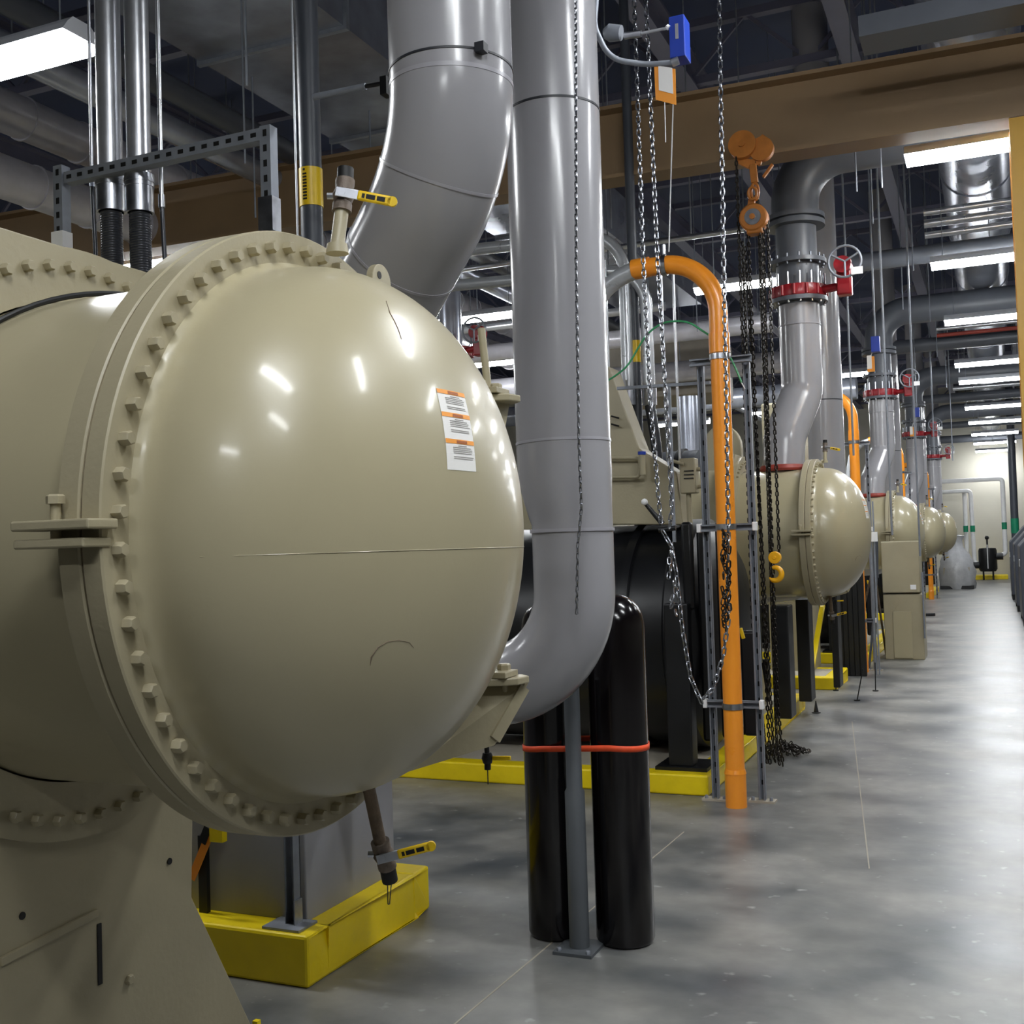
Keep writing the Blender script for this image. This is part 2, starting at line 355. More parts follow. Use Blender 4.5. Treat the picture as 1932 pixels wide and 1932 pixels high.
# ------------------------------------------------------------------ condenser vessel (beige)
CX, CYY, CZZ, RF = -1.274, 1.928, 1.645, .605
def vessel():
    t = thing('chiller_condenser', 'big beige domed vessel filling the left foreground', 'chiller', (-1.9, CYY, 0), 'beige domed condenser vessels')
    org = (CX, CYY, CZZ); ax = (1, 0, 0)
    # dome head
    D = .345; rb = .528; prof = [(RF-.062, .0), (RF-.066, .006), (rb+.008, .010), (rb+.002, .022), (rb, .045)]
    K = 40
    for i in range(1, K+1):
        a = PI/2*i/K; prof.append((rb*math.cos(a)**.96 if i < K else 0.0, .045+D*math.sin(a)))
    m = MB().lathe(prof, org, ax, 128); dome = m.build('dome_head', BEIGE, t, ang=50)
    def ds(Y, Z, off=0.0):     # dome surface x
        r = math.hypot(Y-CYY, Z-CZZ); c = min(.999, (r/rb))**(1/.96); return CX+.045+D*math.sqrt(max(0, 1-c*c))+off
    # equator weld line
    m = MB(); pts = [Vector((ds(CYY+y*rb, 1.600, .0004), CYY+y*rb, 1.600)) for y in [-.975+1.95*i/40 for i in range(41)]]
    m.tube(pts, .0007, 6); m.build('weld_line', BEIGE, dome)
    # flanges
    f = MB().lathe([(RF-.09, -.002), (RF-.066, .0), (RF-.003, .0), (RF, -.003), (RF, -.038), (RF-.003, -.041), (RF-.004, -.042), (.5, -.042)], org, ax, 128)
    f.build('cover_flange', BEIGE2, t, ang=30)
    f = MB().lathe([(.5, -.045), (RF-.003, -.045), (RF, -.048), (RF, -.088), (RF-.003, -.091), (.5, -.091)], org, ax, 128)
    f.build('shell_flange', BEIGE2, t, ang=30)
    MB().lathe([(RF-.006, -.040), (RF-.006, -.047)], org, ax, 96).build('gasket', RUST, t)
    MB().lathe([(.53, -.09), (.53, -.635)], org, ax, 96).build('water_box', BEIGE, t)
    # dark strap round the water box end
    # bolts of the cover
    bp = None
    n = 60
    for k in range(n):
        a = 2*PI*(k+.5)/n; c = Vector((CX, CYY+math.cos(a)*.572, CZZ+math.sin(a)*.572))
        if bp is None:
            bp = MB().hexa(c, (1, 0, 0), .0125, .019).build('bolt', BEIGE2, t, loc=c-t.location)
        else:
            o = bp.copy(); COL.objects.link(o); o.parent = t; o.location = c-t.location; o.rotation_euler = (random.random(), 0, 0)
    # tube sheet with legs
    xt = -1.9
    def P(y, z): return (xt, y, z)
    half = [P(CYY, 2.31), P(CYY+.30, 2.31), P(CYY+.62, 2.05), P(CYY+.70, 1.65), P(CYY+.62, 1.30), P(CYY+.345, .94), P(CYY+.335, .74), P(CYY+.58, .30), P(CYY+.66, .13)]
    poly = half + [P(2*CYY-p[1], p[2]) for p in half[::-1][:-1]]
    sheet = MB().prism(poly, (-.05, 0, 0)).build('tube_sheet', BEIGE2, t, bevel=.004, smooth=False)
    xs = xt+.001
    def hole(u, v, r):
        c = aX(u, v, xs); return MB().cyl(c-Vector((.004, 0, 0)), c+Vector((.0015, 0, 0)), r, n=16).build('bolt_hole', ACC, sheet)
    hole(320, 1625, .008); hole(42, 1728, .008)
    p0 = aX(187, 1742, xs); p1 = aX(189, 1858, xs)
    MB().bar(p0, p1, .014, .004, up=(1, 0, 0)).build('slot', ACC, sheet, bevel=.002)
    MB().hexa(aX(243, 1848, xs), (1, 0, 0), .012, .01).build('bolt', BEIGE2, sheet)
    # foot stiffener
    q = [aX(0, 1815, xs), aX(183, 1722, xs)]
    MB().bar(q[0], q[1], .02, .012, up=(1, 0, 0)).build('stiffener', BEIGE2, sheet, bevel=.003, smooth=False)
    # flange bolts on the tube sheet
    MB().lathe([(.53, .0), (.66, .0), (.66, .022), (.535, .022)], (xt, CYY, CZZ), ax, 96).build('water_box_flange', BEIGE2, t, ang=30)
    bp2 = None
    for k in range(64):
        a = 2*PI*k/64
        if abs(math.sin(a)) < .72: continue
        c = Vector((xt+.022, CYY+math.cos(a)*.615, CZZ+math.sin(a)*.615))
        if bp2 is None: bp2 = MB().hexa(c, (1, 0, 0), .013, .018).build('tube_sheet_bolt', BEIGE2, t, loc=c-t.location)
        else:
            o = bp2.copy(); COL.objects.link(o); o.parent = t; o.location = c-t.location
    # main shell behind
    MB().lathe([(.56, -.05), (.56, -4.2)], (xt, CYY, CZZ), ax, 64).build('shell', BEIGE, t)
    # rear support plate
    MB().prism([(xt-3.9, p[1], p[2]) for p in poly], (-.05, 0, 0)).build('tube_sheet', BEIGE2, t, bevel=.004, smooth=False)
    # left hinge lug
    g = MB(); y0 = CYY-RF+.02
    g.box(-1.415, -1.255, y0-.065, y0, 1.648, 1.664); g.build('hinge_lug', BEIGE2, t, bevel=.003, smooth=False)
    MB().box(-1.415, -1.270, y0-.06, y0, 1.620, 1.635).build('hinge_lug', BEIGE2, t, bevel=.003, smooth=False)
    MB().cyl((-1.35, y0-.035, 1.63), (-1.35, y0-.035, 1.692), .0085, n=12).hexa((-1.35, y0-.035, 1.69), (0, 0, 1), .015, .015).build('jack_bolt', BEIGE2, t)
    # right hinge brackets (davit side)
    y1 = CYY+RF
    for z, nm in ((1.985, 'upper'), (1.275, 'lower')):
        g = MB(); g.prism([(-1.30, y1-.03, z), (-1.30, y1+.08, z), (-1.12, y1+.08, z), (-1.09, y1+.05, z), (-1.10, y1+.0, z), (-1.2, y1-.06, z)], (0, 0, -.018))
        br = g.build('hinge_bracket', BEIGE2, t, bevel=.003, smooth=False)
        MB().box(-1.25, -1.12, y1-.03, y1+.05, z+.001, z+.016).build('hinge_plate', BEIGE2, br, bevel=.002, smooth=False)
        MB().cyl((-1.15, y1+.03, z-.06), (-1.15, y1+.03, z+.02), .009, n=12).hexa((-1.15, y1+.03, z+.016), (0, 0, 1), .017, .016).build('hinge_pin', BEIGE2, br)
        if nm == 'upper':
            MB().prism([(-1.13, y1+.07, z-.018), (-1.15, y1-.03, z-.018), (-1.17, y1-.01, z-.11), (-1.13, y1+.03, z-.10)], (-.012, .0, 0)).build('gusset', BEIGE2, br, smooth=False)
        else:
            MB().prism([(-1.10, y1+.07, z-.018), (-1.30, y1-.05, z-.018), (-1.30, y1-.22, z-.20), (-1.16, y1-.02, z-.165), (-1.14, y1+.03, z-.12)], (-.012, .012, 0)).build('gusset', BEIGE2, br, smooth=False)
            MB().bar((-1.11, y1+.06, z-.03), (-1.16, y1-.02, z-.15), .014, .03).build('brace', BEIGE2, br, smooth=False)
    MB().cyl((-1.165, y1+.02, 1.99), (-1.18, y1+.02, 2.16), .010, n=12).build('davit_post', BEIGE2, t)
    # vent valve on top
    b0 = aX(636, 466, -1.225); b1 = aX(645, 395, -1.225); b2 = aX(651, 345, -1.225); b3 = aX(652, 318, -1.225)
    MB().tube([b0, b1], .0150, 16).tube([b0-Vector((0, 0, .014)), b0+Vector((0, 0, .006))], [.024, .021], 16).build('vent_pipe', BEIGE2, t)
    def ball_valve(b1, b2, b3, hd, main):
        ax_ = (b3-b1).normalized(); mid = (b1+b2)/2; nrm = -fwd.copy(); hd = (hd-nrm*hd.dot(nrm)).normalized()
        bd = MB().tube([b1-ax_*.006, b1+ax_*.012, mid-ax_*.016, mid, mid+ax_*.016, b2-ax_*.006, b2+ax_*.006], [.0205, .0205, .018, .0235, .018, .0205, .0205], 18).build('valve_body', VALVEM, main)
        MB().cyl(b2+ax_*.004, b3, .0175, n=12).build('pipe_plug', ACC, bd)
        MB().hexa(mid+nrm*.018, nrm, .011, .014).build('stem_nut', GALV, bd)
        hp = mid+nrm*.030
        lv = MB().bar(hp-hd*.012, hp+hd*.040, .020, .003, up=nrm).build('lever', GALV, bd, bevel=.001)
        h2 = MB().bar(hp+hd*.034, hp+hd*.108, .021, .008, up=nrm).build('lever_grip', YELLOW2, bd, bevel=.004)
        MB().cyl(hp+hd*.108-nrm*.004, hp+hd*.108+nrm*.004, .0104, n=16).build('grip_end', YELLOW2, bd)
        for f0, f1 in ((.044, .050), (.053, .072), (.076, .093)):
            MB().bar(hp+hd*f0+nrm*.0045, hp+hd*f1+nrm*.0045, .009, .0012, up=nrm).build('grip_mark', ACC, bd)
        MB().tube([mid-right*.02, mid-right*.034], .007, 8).build('drain_tip', GALV, bd)
        return bd
    ball_valve(b1, b2, b3, right+down*.19, t)
    # wire with tag loop
    c0 = aX(660, 372, -1.22); c1 = aX(676, 415, -1.22); c2 = aX(664, 428, -1.22)
    # drain valve below
    b0 = aX(704, 1526, -1.24); b1 = aX(718, 1592, -1.24); b2 = aX(730, 1632, -1.24); b3 = aX(736, 1662, -1.24)
    MB().tube([b0+(b0-b1)*.8, b1], .0135, 14).build('drain_pipe', RUST, t)
    dv = ball_valve(b1, b2, b3, right-down*.26, t)
    lp = fillet([aX(731, 1660, -1.24), aX(732, 1706, -1.24), aX(735, 1706, -1.24), aX(739, 1660, -1.24)], .0018, 4)
    MB().tube(lp, .0012, 6).build('wire_loop', BLACK, dv)
    # second small drain on the lower bracket
    e0 = aY(917, 1402, 2.75); e1 = aY(919, 1420, 2.75); e2 = aY(920, 1440, 2.75); e3 = aY(920, 1452, 2.75)
    MB().tube([e0+Vector((0, 0, .02)), e1], .007, 12).build('drain_pipe', BLACK, t)
    bd = MB().tube([e1, (e1+e2)/2, e2], [.012, .016, .012], 12).tube([e2, e3], .009, 10).build('valve_body', BLACK, t)
    hdd = (aY(958, 1432, 2.75)-aY(925, 1432, 2.75)).normalized(); q = (e1+e2)/2+Vector((.015, 0, 0))
    MB().bar(q, q+hdd*.055, .012, .006, up=(0, -1, 0)).build('lever_grip', YELLOW2, bd, bevel=.002)
    MB().tube([e3, e3-Vector((0, 0, .04))], .0015, 6).build('drain_wire', BLACK, bd)
    # lifting ear
    c = Vector((-1.278, 2.225, 2.225))
    g = MB().prism([(c.x, c.y-.042*math.cos(a), c.z+.040*math.sin(a)) for a in [PI*i/12 for i in range(13)]]+[(c.x, c.y+.05, c.z-.08), (c.x, c.y-.042, c.z-.06)], (-.018, 0, 0))
    e = g.build('lifting_ear', BEIGE2, t, smooth=False, bevel=.002)
    MB().cyl(c+Vector((-.002, -.012, .012)), c+Vector((.001, -.012, .012)), .009, n=14).build('ear_hole', ACC, e)
    # warning label on the dome
    def patch(y0, y1, z0, z1, off, name, m_, par, ny=10, nz=14, th=.0008, shear=.0):
        pv = []; pf = []
        for j in range(nz+1):
            for i in range(ny+1):
                Z = z0+(z1-z0)*j/nz; Y = y0+(y1-y0)*i/ny+shear*(LZ1-Z)
                pv.append((ds(Y, Z, off), Y, Z))
        for j in range(nz):
            for i in range(ny):
                a = j*(ny+1)+i; pf.append((a, a+1, a+ny+2, a+ny+1))
        mm = MB().add(pv, pf); return mm.build(name, m_, par)
    def hit(u, v):
        r = ray(u, v); best = None; k = .9
        for i in range(4000):
            p = EYE+r*(.9+i*.0004)
            rr = math.hypot(p.y-CYY, p.z-CZZ)
            if rr < rb and p.x <= ds(p.y, p.z): return p
        return EYE+r*1.5
    TL = hit(822, 733); TR = hit(874, 742); BL = hit(842, 884); BR = hit(899, 892)
    LZ1 = (TL.z+TR.z)/2; LZ0 = (BL.z+BR.z)/2; LY0 = TL.y; LY1 = TR.y; sh = ((BL.y-TL.y)+(BR.y-TR.y))/2/(LZ1-LZ0)
    lb = patch(LY0, LY1, LZ0, LZ1, .0006, 'warning_label', PAPER, t, shear=sh)
    lb['label'] = 'white warning label with three orange headings'
    H_ = LZ1-LZ0; Wd = LY1-LY0
    for f in (0.0, .29, .62):
        patch(LY0+.0003, LY1-.0003, LZ1-H_*(f+.055), LZ1-H_*f, .0012, 'heading_bar', LORG, lb, 8, 2, shear=sh)
        patch(LY0+Wd*.35, LY0+Wd*.72, LZ1-H_*(f+.045), LZ1-H_*(f+.012), .0018, 'heading_text', LBRN, lb, 5, 1, shear=sh)
        z = f+.075; k = 0
        while z < f+.25:
            if k % 6 != 5: patch(LY0+Wd*(.22 if k else .4), LY0+Wd*(.93 if k else .8)-random.random()*.1*Wd, LZ1-H_*(z+.009), LZ1-H_*z, .0012, 'text_line', LTXT, lb, 5, 1, shear=sh)
            z += .0225; k += 1
    # hairline scratch
    pts = [hit(u, v)+Vector((.0006, 0, 0)) for u, v in ((698, 1256), (700, 1240), (712, 1222), (730, 1211), (752, 1208), (772, 1212), (780, 1222))]
    MB().tube(pts, [.0003, .0012, .0008, .0005, .0005, .0004, .0003], 5).build('paint_scratch', RUST, dome)
    pts = [hit(u, v)+Vector((.0006, 0, 0)) for u, v in ((728, 568), (735, 590), (744, 606), (752, 624), (757, 640))]
    MB().tube(pts, [.0006, .001, .001, .0008, .0004], 5).build('paint_scratch', RUST, dome)
    # top nozzle red ring
    return t
V1 = vessel()
# black cable over the water box
MB().tube([Vector((-1.86+.01*i, CYY+.535*math.sin(a), CZZ+.535*math.cos(a)+.004)) for i, a in enumerate([-.95+.07*k for k in range(17)])], .006, 8).build('black_cable', BLACK)
tag(bpy.data.objects['black_cable'], 'thin black cable lying over the left shoulder of the foreground vessel', 'cable')
VL = ['second beige domed vessel, beyond the orange pipe hoop', 'third beige domed vessel, behind the beige control cabinet', 'fourth beige domed vessel along the aisle', 'fifth and farthest beige domed vessel along the aisle']
for i, l in enumerate(VL): copy_tree(V1, None, (-.04, PITCH*(i+1), 0), l)

for x in (-1.9, -5.8):
    MB().box(x-.12, x+.04, CYY-.68, CYY+.68, 0, .13).build('plinth', BEIGE2, V1, smooth=False)
# ------------------------------------------------------------------ big grey pipes
RP = .175
def pipeA(first=True):
    t = thing('jacketed_pipe', 'fat grey jacketed pipe bending down onto the foreground vessel' , 'pipe', (-1.36, 2.79, 2.2), 'grey pipes onto the domed vessels')
    if first:
        pts = fillet([(-1.36, 2.79, CEIL), (-1.36, 2.79, 2.70), (-1.92, 3.08, 2.19), (-2.5, 2.7, 1.9)], [.45, .3], 14)
    m = MB().tube(pts, RP, 48); m.build('pipe_body', PIPEG, t)
    return t, pts
def ring_on(pts, s, r, th, name, m_, par):
    # ring around polyline at arc length s
    acc = 0
    for a, b in zip(pts[:-1], pts[1:]):
        l = (b-a).length
        if acc+l >= s:
            p = a.lerp(b, (s-acc)/l); d = (b-a).normalized()
            return MB().lathe([(RP-.01, -th), (r, -th), (r, th), (RP-.01, th)], p, d, 48).build(name, m_, par)
        acc += l
tA, ptsA = pipeA()
for s, r, th, m_ in ((CEIL-2.945, RP+.002, .003, BAND), (CEIL-2.905, RP+.0012, .006, PIPEGS), (CEIL-2.66, RP+.002, .004, PIPEGS), (CEIL-2.38, RP+.002, .004, PIPEGS)):
    ring_on(ptsA, s, r, th, 'seam_band' if m_ is not BAND else 'banding_strap', m_, tA)
MB().box(-1.225, -1.198, 2.66, 2.69, 2.93, 2.955).build('strap_buckle', BAND, tA)
tB = thing('jacketed_pipe', 'tall dark grey jacketed pipe elbowing in low behind the foreground dome', 'pipe', (-1.45, 3.83, .9), 'grey pipes beside the domed vessels')
ptsB = [Vector((-1.45, 3.83, CEIL)), Vector((-1.45, 3.83, 2.0)), Vector((-1.448, 3.83, 1.85)), Vector((-1.43, 3.83, 1.72))]
ptsB += fillet([(-1.425, 3.83, 1.68), (-1.425, 3.83, 1.10), (-3.2, 3.83, .98)], [.36], 16)
MB().tube(ptsB, [RP, RP, RP, .155]+[.150]*(len(ptsB)-4), 48).build('pipe_body', PIPEG, tB)
for s, r, th, m_ in ((CEIL-3.72, RP+.002, .004, BAND), (CEIL-3.21, RP+.002, .004, BAND), (CEIL-1.98, RP+.002, .005, PIPEGS)):
    ring_on(ptsB, s, r, th, 'seam_band' if m_ is not BAND else 'banding_strap', m_, tB)
MB().lathe([(.14, -.006), (.156, -.006), (.156, .006), (.14, .006)], (-1.426, 3.83, 1.655), (0, 0, 1), 48).build('seam_band', PIPEGS, tB)
# pipes of the farther vessels
def far_pipe():
    t = thing('jacketed_pipe', 'grey pipe with red butterfly valve standing on the second domed vessel', 'pipe', (-1.5, 9.62, 2.2), 'grey pipes onto the domed vessels')
    x, y = -1.47, 9.72
    pts = fillet([(-1.62, 9.45, 2.05), (-1.60, 9.50, 2.45), (x, y, 2.85), (x, y, 3.60)], [.3, .3], 8)
    MB().tube(pts, RP, 40).build('lower_pipe', PIPEG, t)
    MB().lathe([(RP, 0), (RP+.006, .0), (RP+.006, .01), (RP, .01)], (x, y, 3.42), (0, 0, 1), 40).build('seam_band', PIPEGS, t)
    MB().lathe([(.16, 0), (.16, .06), (.245, .06), (.245, .095), (.1, .095)], (x, y, 3.56), (0, 0, 1), 40).build('pipe_flange', DEADL, t)
    MB().lathe([(.13, 0), (.18, .0), (.18, .19), (.245, .19), (.245, .225), (.13, .225)], (x, y, 3.76), (0, 0, 1), 40).build('pipe_flange', DEADL, t)
    MB().tube([(x, y, 3.9), (x, y, 4.28)], .17, 40).build('spool_piece', DEADL, t)
    MB().lathe([(.13, 0), (.245, .0), (.245, .04), (.20, .04), (.20, .06), (.245, .06), (.245, .1), (.1, .1)], (x, y, 4.28), (0, 0, 1), 40).build('pipe_flange', DEADL, t)
    p2 = fillet([(x, y, 4.35), (x, y, 4.90), (5.5, y, 4.90)], [.42], 14)
    MB().tube(p2, .2, 40).build('upper_elbow', DEADL, t)
    for k in range(14):
        a = 2*PI*k/14
        for z0, z1 in ((3.60, 3.83), (3.93, 4.02)):
            pass
        c = Vector((x+.222*math.cos(a), y+.222*math.sin(a), 3.60))
        MB().cyl(c, c+Vector((0, 0, .26)), .009, n=6).build('stud_bolt', GALV, t)
        MB().cyl(c+Vector((0, 0, .33)), c+Vector((0, 0, .42)), .009, n=6).build('stud_bolt', GALVD, t)
    # red saddle gasket at vessel top
    MB().lathe([(.10, 0), (.192, 0), (.198, .02), (.182, .05), (.10, .06)], (-1.61, 9.44, 2.165), (0, 0, 1), 32).build('red_saddle', REDB, t)
    return t
FP = far_pipe()
def valve():
    x, y = -1.47, 9.72
    t = thing('butterfly_valve', 'red butterfly valve with handwheel on the nearest valved pipe', 'valve', (x, y, 3.66), 'red butterfly valves')
    MB().lathe([(.15, 0), (.235, 0), (.238, .01), (.238, .085), (.235, .095), (.15, .095)], (x, y, 3.658), (0, 0, 1), 40).build('valve_disc_body', RED, t)
    for k in range(14):
        a = 2*PI*(k+.5)/14; c = Vector((x+.236*math.cos(a), y+.236*math.sin(a), 3.662))
        MB().cyl(c, c+Vector((0, 0, .087)), .016, n=10).build('lug', RED, t)
    d = Vector((math.cos(-.3), math.sin(-.3), 0)); c = Vector((x, y, 3.705))
    MB().cyl(c+d*.2, c+d*.36, .035, n=16).build('neck', RED, t)
    g = c+d*.42
    MB().box(g.x-.06, g.x+.06, g.y-.06, g.y+.06, 3.62, 3.93).build('gearbox', RED, t, bevel=.015)
    MB().cyl((g.x, g.y+.05, 3.86), (g.x, g.y-.13, 3.86), .07, n=20).build('gear_cover', RED, t)
    hc = Vector((g.x+.03, g.y-.2, 3.86))
    MB().tube([hc+Vector((math.cos(a)*.13, 0, math.sin(a)*.13)) for a in [2*PI*i/24 for i in range(24)]], .011, 8, closed=True).build('handwheel_rim', GALVD, t)
    for a in (.5, 2.6, 4.7):
        MB().cyl(hc, hc+Vector((math.cos(a)*.13, 0, math.sin(a)*.13)), .009, n=8).build('handwheel_spoke', GALVD, t)
    MB().box(hc.x+.05, hc.x+.14, hc.y-.02, hc.y-.012, 3.74, 3.80).build('valve_tag', WHITE, t, smooth=False)
    return t
RV = valve()
def pipeB2():
    t = thing('jacketed_pipe', 'darker grey pipe directly behind the nearest valved pipe', 'pipe', (-1.5, 11.33, 1.0), 'grey pipes beside the domed vessels')
    MB().tube(fillet([(-1.5, 11.33, CEIL), (-1.5, 11.33, 1.17), (-3.2, 11.33, 1.02)], [.36], 10), RP, 36).build('pipe_body', PIPEG, t)
    MB().lathe([(RP, 0), (RP+.002, .0), (RP+.002, .01), (RP, .01)], (-1.5, 11.33, 2.95), (0, 0, 1), 36).build('seam_band', BAND, t)
    return t
PB2 = pipeB2()
ORD = ['third', 'fourth', 'fifth']
for i, o_ in enumerate(ORD):
    mv = (0, PITCH*(i+1), 0)
    copy_tree(FP, None, mv, 'grey pipe with red butterfly valve standing on the %s domed vessel' % o_)
    copy_tree(RV, None, mv, 'red butterfly valve with handwheel above the %s domed vessel' % o_)
    copy_tree(PB2, None, mv, 'darker grey pipe rising behind the %s domed vessel' % o_)

# ------------------------------------------------------------------ orange vent hoops with strut stands
HX, HY = -1.49, 6.67
def hoop():
    t = thing('orange_vent_pipe', 'orange vent pipe hoop standing on the floor, nearest and tallest in view', 'pipe', (HX, HY, 0), 'orange vent pipe hoops')
    zt = 3.33; r = .0575
    pts = fillet([(HX, HY, .02), (HX, HY, zt), (HX-.52, HY, zt-.01)], [.33], 18)
    MB().tube(pts, r, 24).build('orange_pipe', ORANGE, t)
    MB().tube([(HX, HY, .0), (HX, HY, .21)], r+.006, 24).tube([(HX, HY, .2), (HX, HY, .225)], [r+.009, r+.002], 24).build('bell_joint', ORANGE, t)
    MB().tube([(HX, HY, 2.74), (HX, HY, 2.86)], [r+.006, r+.006], 24).build('bell_joint', ORANGE, t)
    MB().tube([(HX-.42, HY, zt-.005), (HX-.53, HY, zt-.01)], r+.006, 24).build('bell_joint', ORANGE, t)
    for z in (2.70, 1.665, .585):
        MB().lathe([(r, 0), (r+.006, 0), (r+.006, .035), (r, .035)], (HX, HY, z), (0, 0, 1), 24).build('pipe_clamp', GALV, t)
    MB().lathe([(r, 0), (r+.007, 0), (r+.007, .03), (r, .03)], (HX-.34, HY, zt-.01), (1, 0, 0), 24).build('pipe_clamp', GALV, t)
    MB().cyl((HX-.325, HY, zt+.06), (HX-.325, HY, zt+.12), .012, n=8).build('clamp_lug', GALV, t)
    # grey continuation
    p2 = fillet([(HX-.5, HY, zt-.01), (HX-.80, HY, zt-.10), (HX-.96, HY, zt-.9)], [.40], 10)
    MB().tube(p2, .056, 20).build('galvanised_pipe', CONDL, t)
    return t
HP = hoop()
def stand():
    t = thing('strut_stand', 'galvanised strut stand clamping the nearest orange pipe', 'stand', (HX, HY+.09, 0), 'strut stands of the orange pipes')
    for x, y in ((HX-.155, HY+.14), (HX+.125, HY+.17)):
        m = MB(); s = .0205
        m.box(x-s, x+s, y+s-.003, y+s, .012, 2.70); m.box(x-s, x-s+.003, y-s, y+s, .012, 2.70); m.box(x+s-.003, x+s, y-s, y+s, .012, 2.70)
        m.box(x-s, x-s+.01, y-s, y-s+.003, .012, 2.70); m.box(x+s-.01, x+s, y-s, y-s+.003, .012, 2.70)
        mm = MB()
        for k in range(26): mm.box(x-.007, x+.007, y+s-.005, y+s-.0032, .1+k*.1, .13+k*.1)
        m.build('post', GALVD, t, smooth=False, pattern=(mm, ACC))
        b = MB().box(x-.08, x+.08, y-.045, y+.045, 0, .012).build('foot_plate', CONC, t, smooth=False)
        for sx in (-.055, .055): MB().hexa((x+sx, y-.02, .012), (0, 0, 1), .011, .02).build('anchor_bolt', GALVD, b)
    for z in (2.71, 1.68, .60):
        m = MB(); yy = HY+.095; zz = z
        x0, x1 = (HX-.21, HX+.17) if z > 2 else (HX-.19, HX+.15)
        m.box(x0, x1, yy-.02, yy-.017, zz+.012, zz+.022); m.box(x0, x1, yy-.02, yy-.017, zz-.02, zz-.010)
        m.box(x0, x1, yy-.02, yy+.02, zz+.019, zz+.022); m.box(x0, x1, yy-.02, yy+.02, zz-.022, zz-.019); m.box(x0, x1, yy+.016, yy+.02, zz-.02, zz+.02)
        c = m.build('cross_strut', GALVD, t, smooth=False)
        if z < 2:
            for xx in (x0-.012, x1-.008): MB().box(xx, xx+.026, yy-.024, yy+.024, zz-.026, zz+.028).build('end_cap', WHITE, c, bevel=.004)
    return t
ST = stand()
for i, (n_, dy) in enumerate((('second', 7.0), ('third', 14.2), ('fourth', 22.4))):
    copy_tree(HP, None, (0.0, dy, 0), '%s orange vent pipe hoop along the row' % n_)
    copy_tree(ST, None, (0.0, dy, 0), 'galvanised strut stand clamping the %s orange pipe' % n_)

# ------------------------------------------------------------------ gas cylinders, post, strap
def gas(cx, cy, top, label):
    t = thing('gas_cylinder', label, 'gas cylinder', (cx, cy, 0), 'black gas cylinders strapped to the post')
    r = .118; pr = [(0, .0), (r-.02, .0), (r-.006, .006), (r, .02), (r, top-.14)]
    for i in range(1, 13):
        a = PI/2*i/12; pr.append((r*math.cos(a)**.9 if i < 12 else 0.02, top-.14+.135*math.sin(a)))
    pr.append((.0, top-.004))
    b = MB().lathe(pr, (cx, cy, 0), (0, 0, 1), 56).build('steel_body', MAROON, t)
    return t
gas(-1.432, 4.31, 1.40, 'black gas cylinder on the right of the grey post, shoulder showing')
gas(-1.722, 4.30, 1.38, 'black gas cylinder on the left of the grey post, top hidden by pipe elbow')
t = thing('pipe_support_post', 'slim grey post between the two black gas cylinders', 'post', (-1.575, 4.16, 0))
MB().tube([(-1.575, 4.16, .01), (-1.575, 4.16, .62), (-1.575, 4.16, .635), (-1.575, 4.16, 1.05)], [.040, .040, .032, .032], 24).build('shaft', POSTG, t)
MB().box(-1.655, -1.495, 4.07, 4.25, 0, .012).build('base_plate', POSTG, t, smooth=False)
for sx in (-.06, .06): MB().hexa((-1.575+sx, 4.09, .012), (0, 0, 1), .01, .012).build('anchor_bolt', GALVD, t)
# strap: around both cylinders
pts = []; c1 = Vector((-1.432, 4.31)); c2 = Vector((-1.722, 4.30)); rr = .1195
for i in range(15):
    a = -PI/2+PI*i/14; pts.append((c1.x+rr*math.cos(a), c1.y+rr*math.sin(a)))
for i in range(15):
    a = PI/2+PI*i/14; pts.append((c2.x+rr*math.cos(a), c2.y+rr*math.sin(a)))
m = MB(); n = len(pts)
for i in range(n):
    x, y = pts[i]; zc = .775+.02*math.sin((x+1.735)*6)-.015*((x+1.58))
    ox = (x-(-1.5765))*.003; m.v += [Vector((x, y, zc-.012)), Vector((x, y, zc+.012))]
for i in range(n):
    j = (i+1) % n; m.f.append([2*i, 2*j, 2*j+1, 2*i+1])
st = m.build('tie_strap', STRAPM); so = st.modifiers.new('thick', 'SOLIDIFY'); so.thickness = .003; so.offset = 1
tag(st, 'orange red webbing strap round the two black gas cylinders', 'strap')

# ------------------------------------------------------------------ chains
def chain(pts, pitch, W, r, m_, name, label, seg=12, k=5, grp=None, roll=0.0, cat='chain'):
    pts = [Vector(p) for p in pts]; m = MB(); acc = 0; s = 0; i = 0; cnt = 0
    L = sum((b-a).length for a, b in zip(pts[:-1], pts[1:]))
    seglen = [(b-a).length for a, b in zip(pts[:-1], pts[1:])]
    while s < L:
        while i < len(seglen)-1 and s > acc+seglen[i]: acc += seglen[i]; i += 1
        d = (pts[i+1]-pts[i]).normalized(); p = pts[i]+d*(s-acc)
        x, y, _ = basis(d); an = roll+(cnt % 2)*PI/2
        m.link(p, d, x*math.cos(an)+y*math.sin(an), pitch*1.45, W, r, seg, k); s += pitch; cnt += 1
    o = m.build(name, m_); return tag(o, label, cat, grp)
yc = 6.05
chain([aY(1195, -40, yc), aY(1213, 480, yc), aY(1229, 780, yc), aY(1242, 930, yc), aY(1247, 985, yc)], .037, .030, .0042, CHAIN, 'hanging_chain', 'silver chain loop side hanging nearest the big grey pipe', roll=.9)
chain([aY(1217, -40, yc), aY(1240, 480, yc), aY(1258, 780, yc), aY(1268, 960, yc), aY(1262, 1000, yc)], .040, .030, .0042, CHAIN, 'hanging_chain', 'silver chain hanging just left of the orange tag cord, second from the grey pipe', roll=.2)
y3 = 6.25
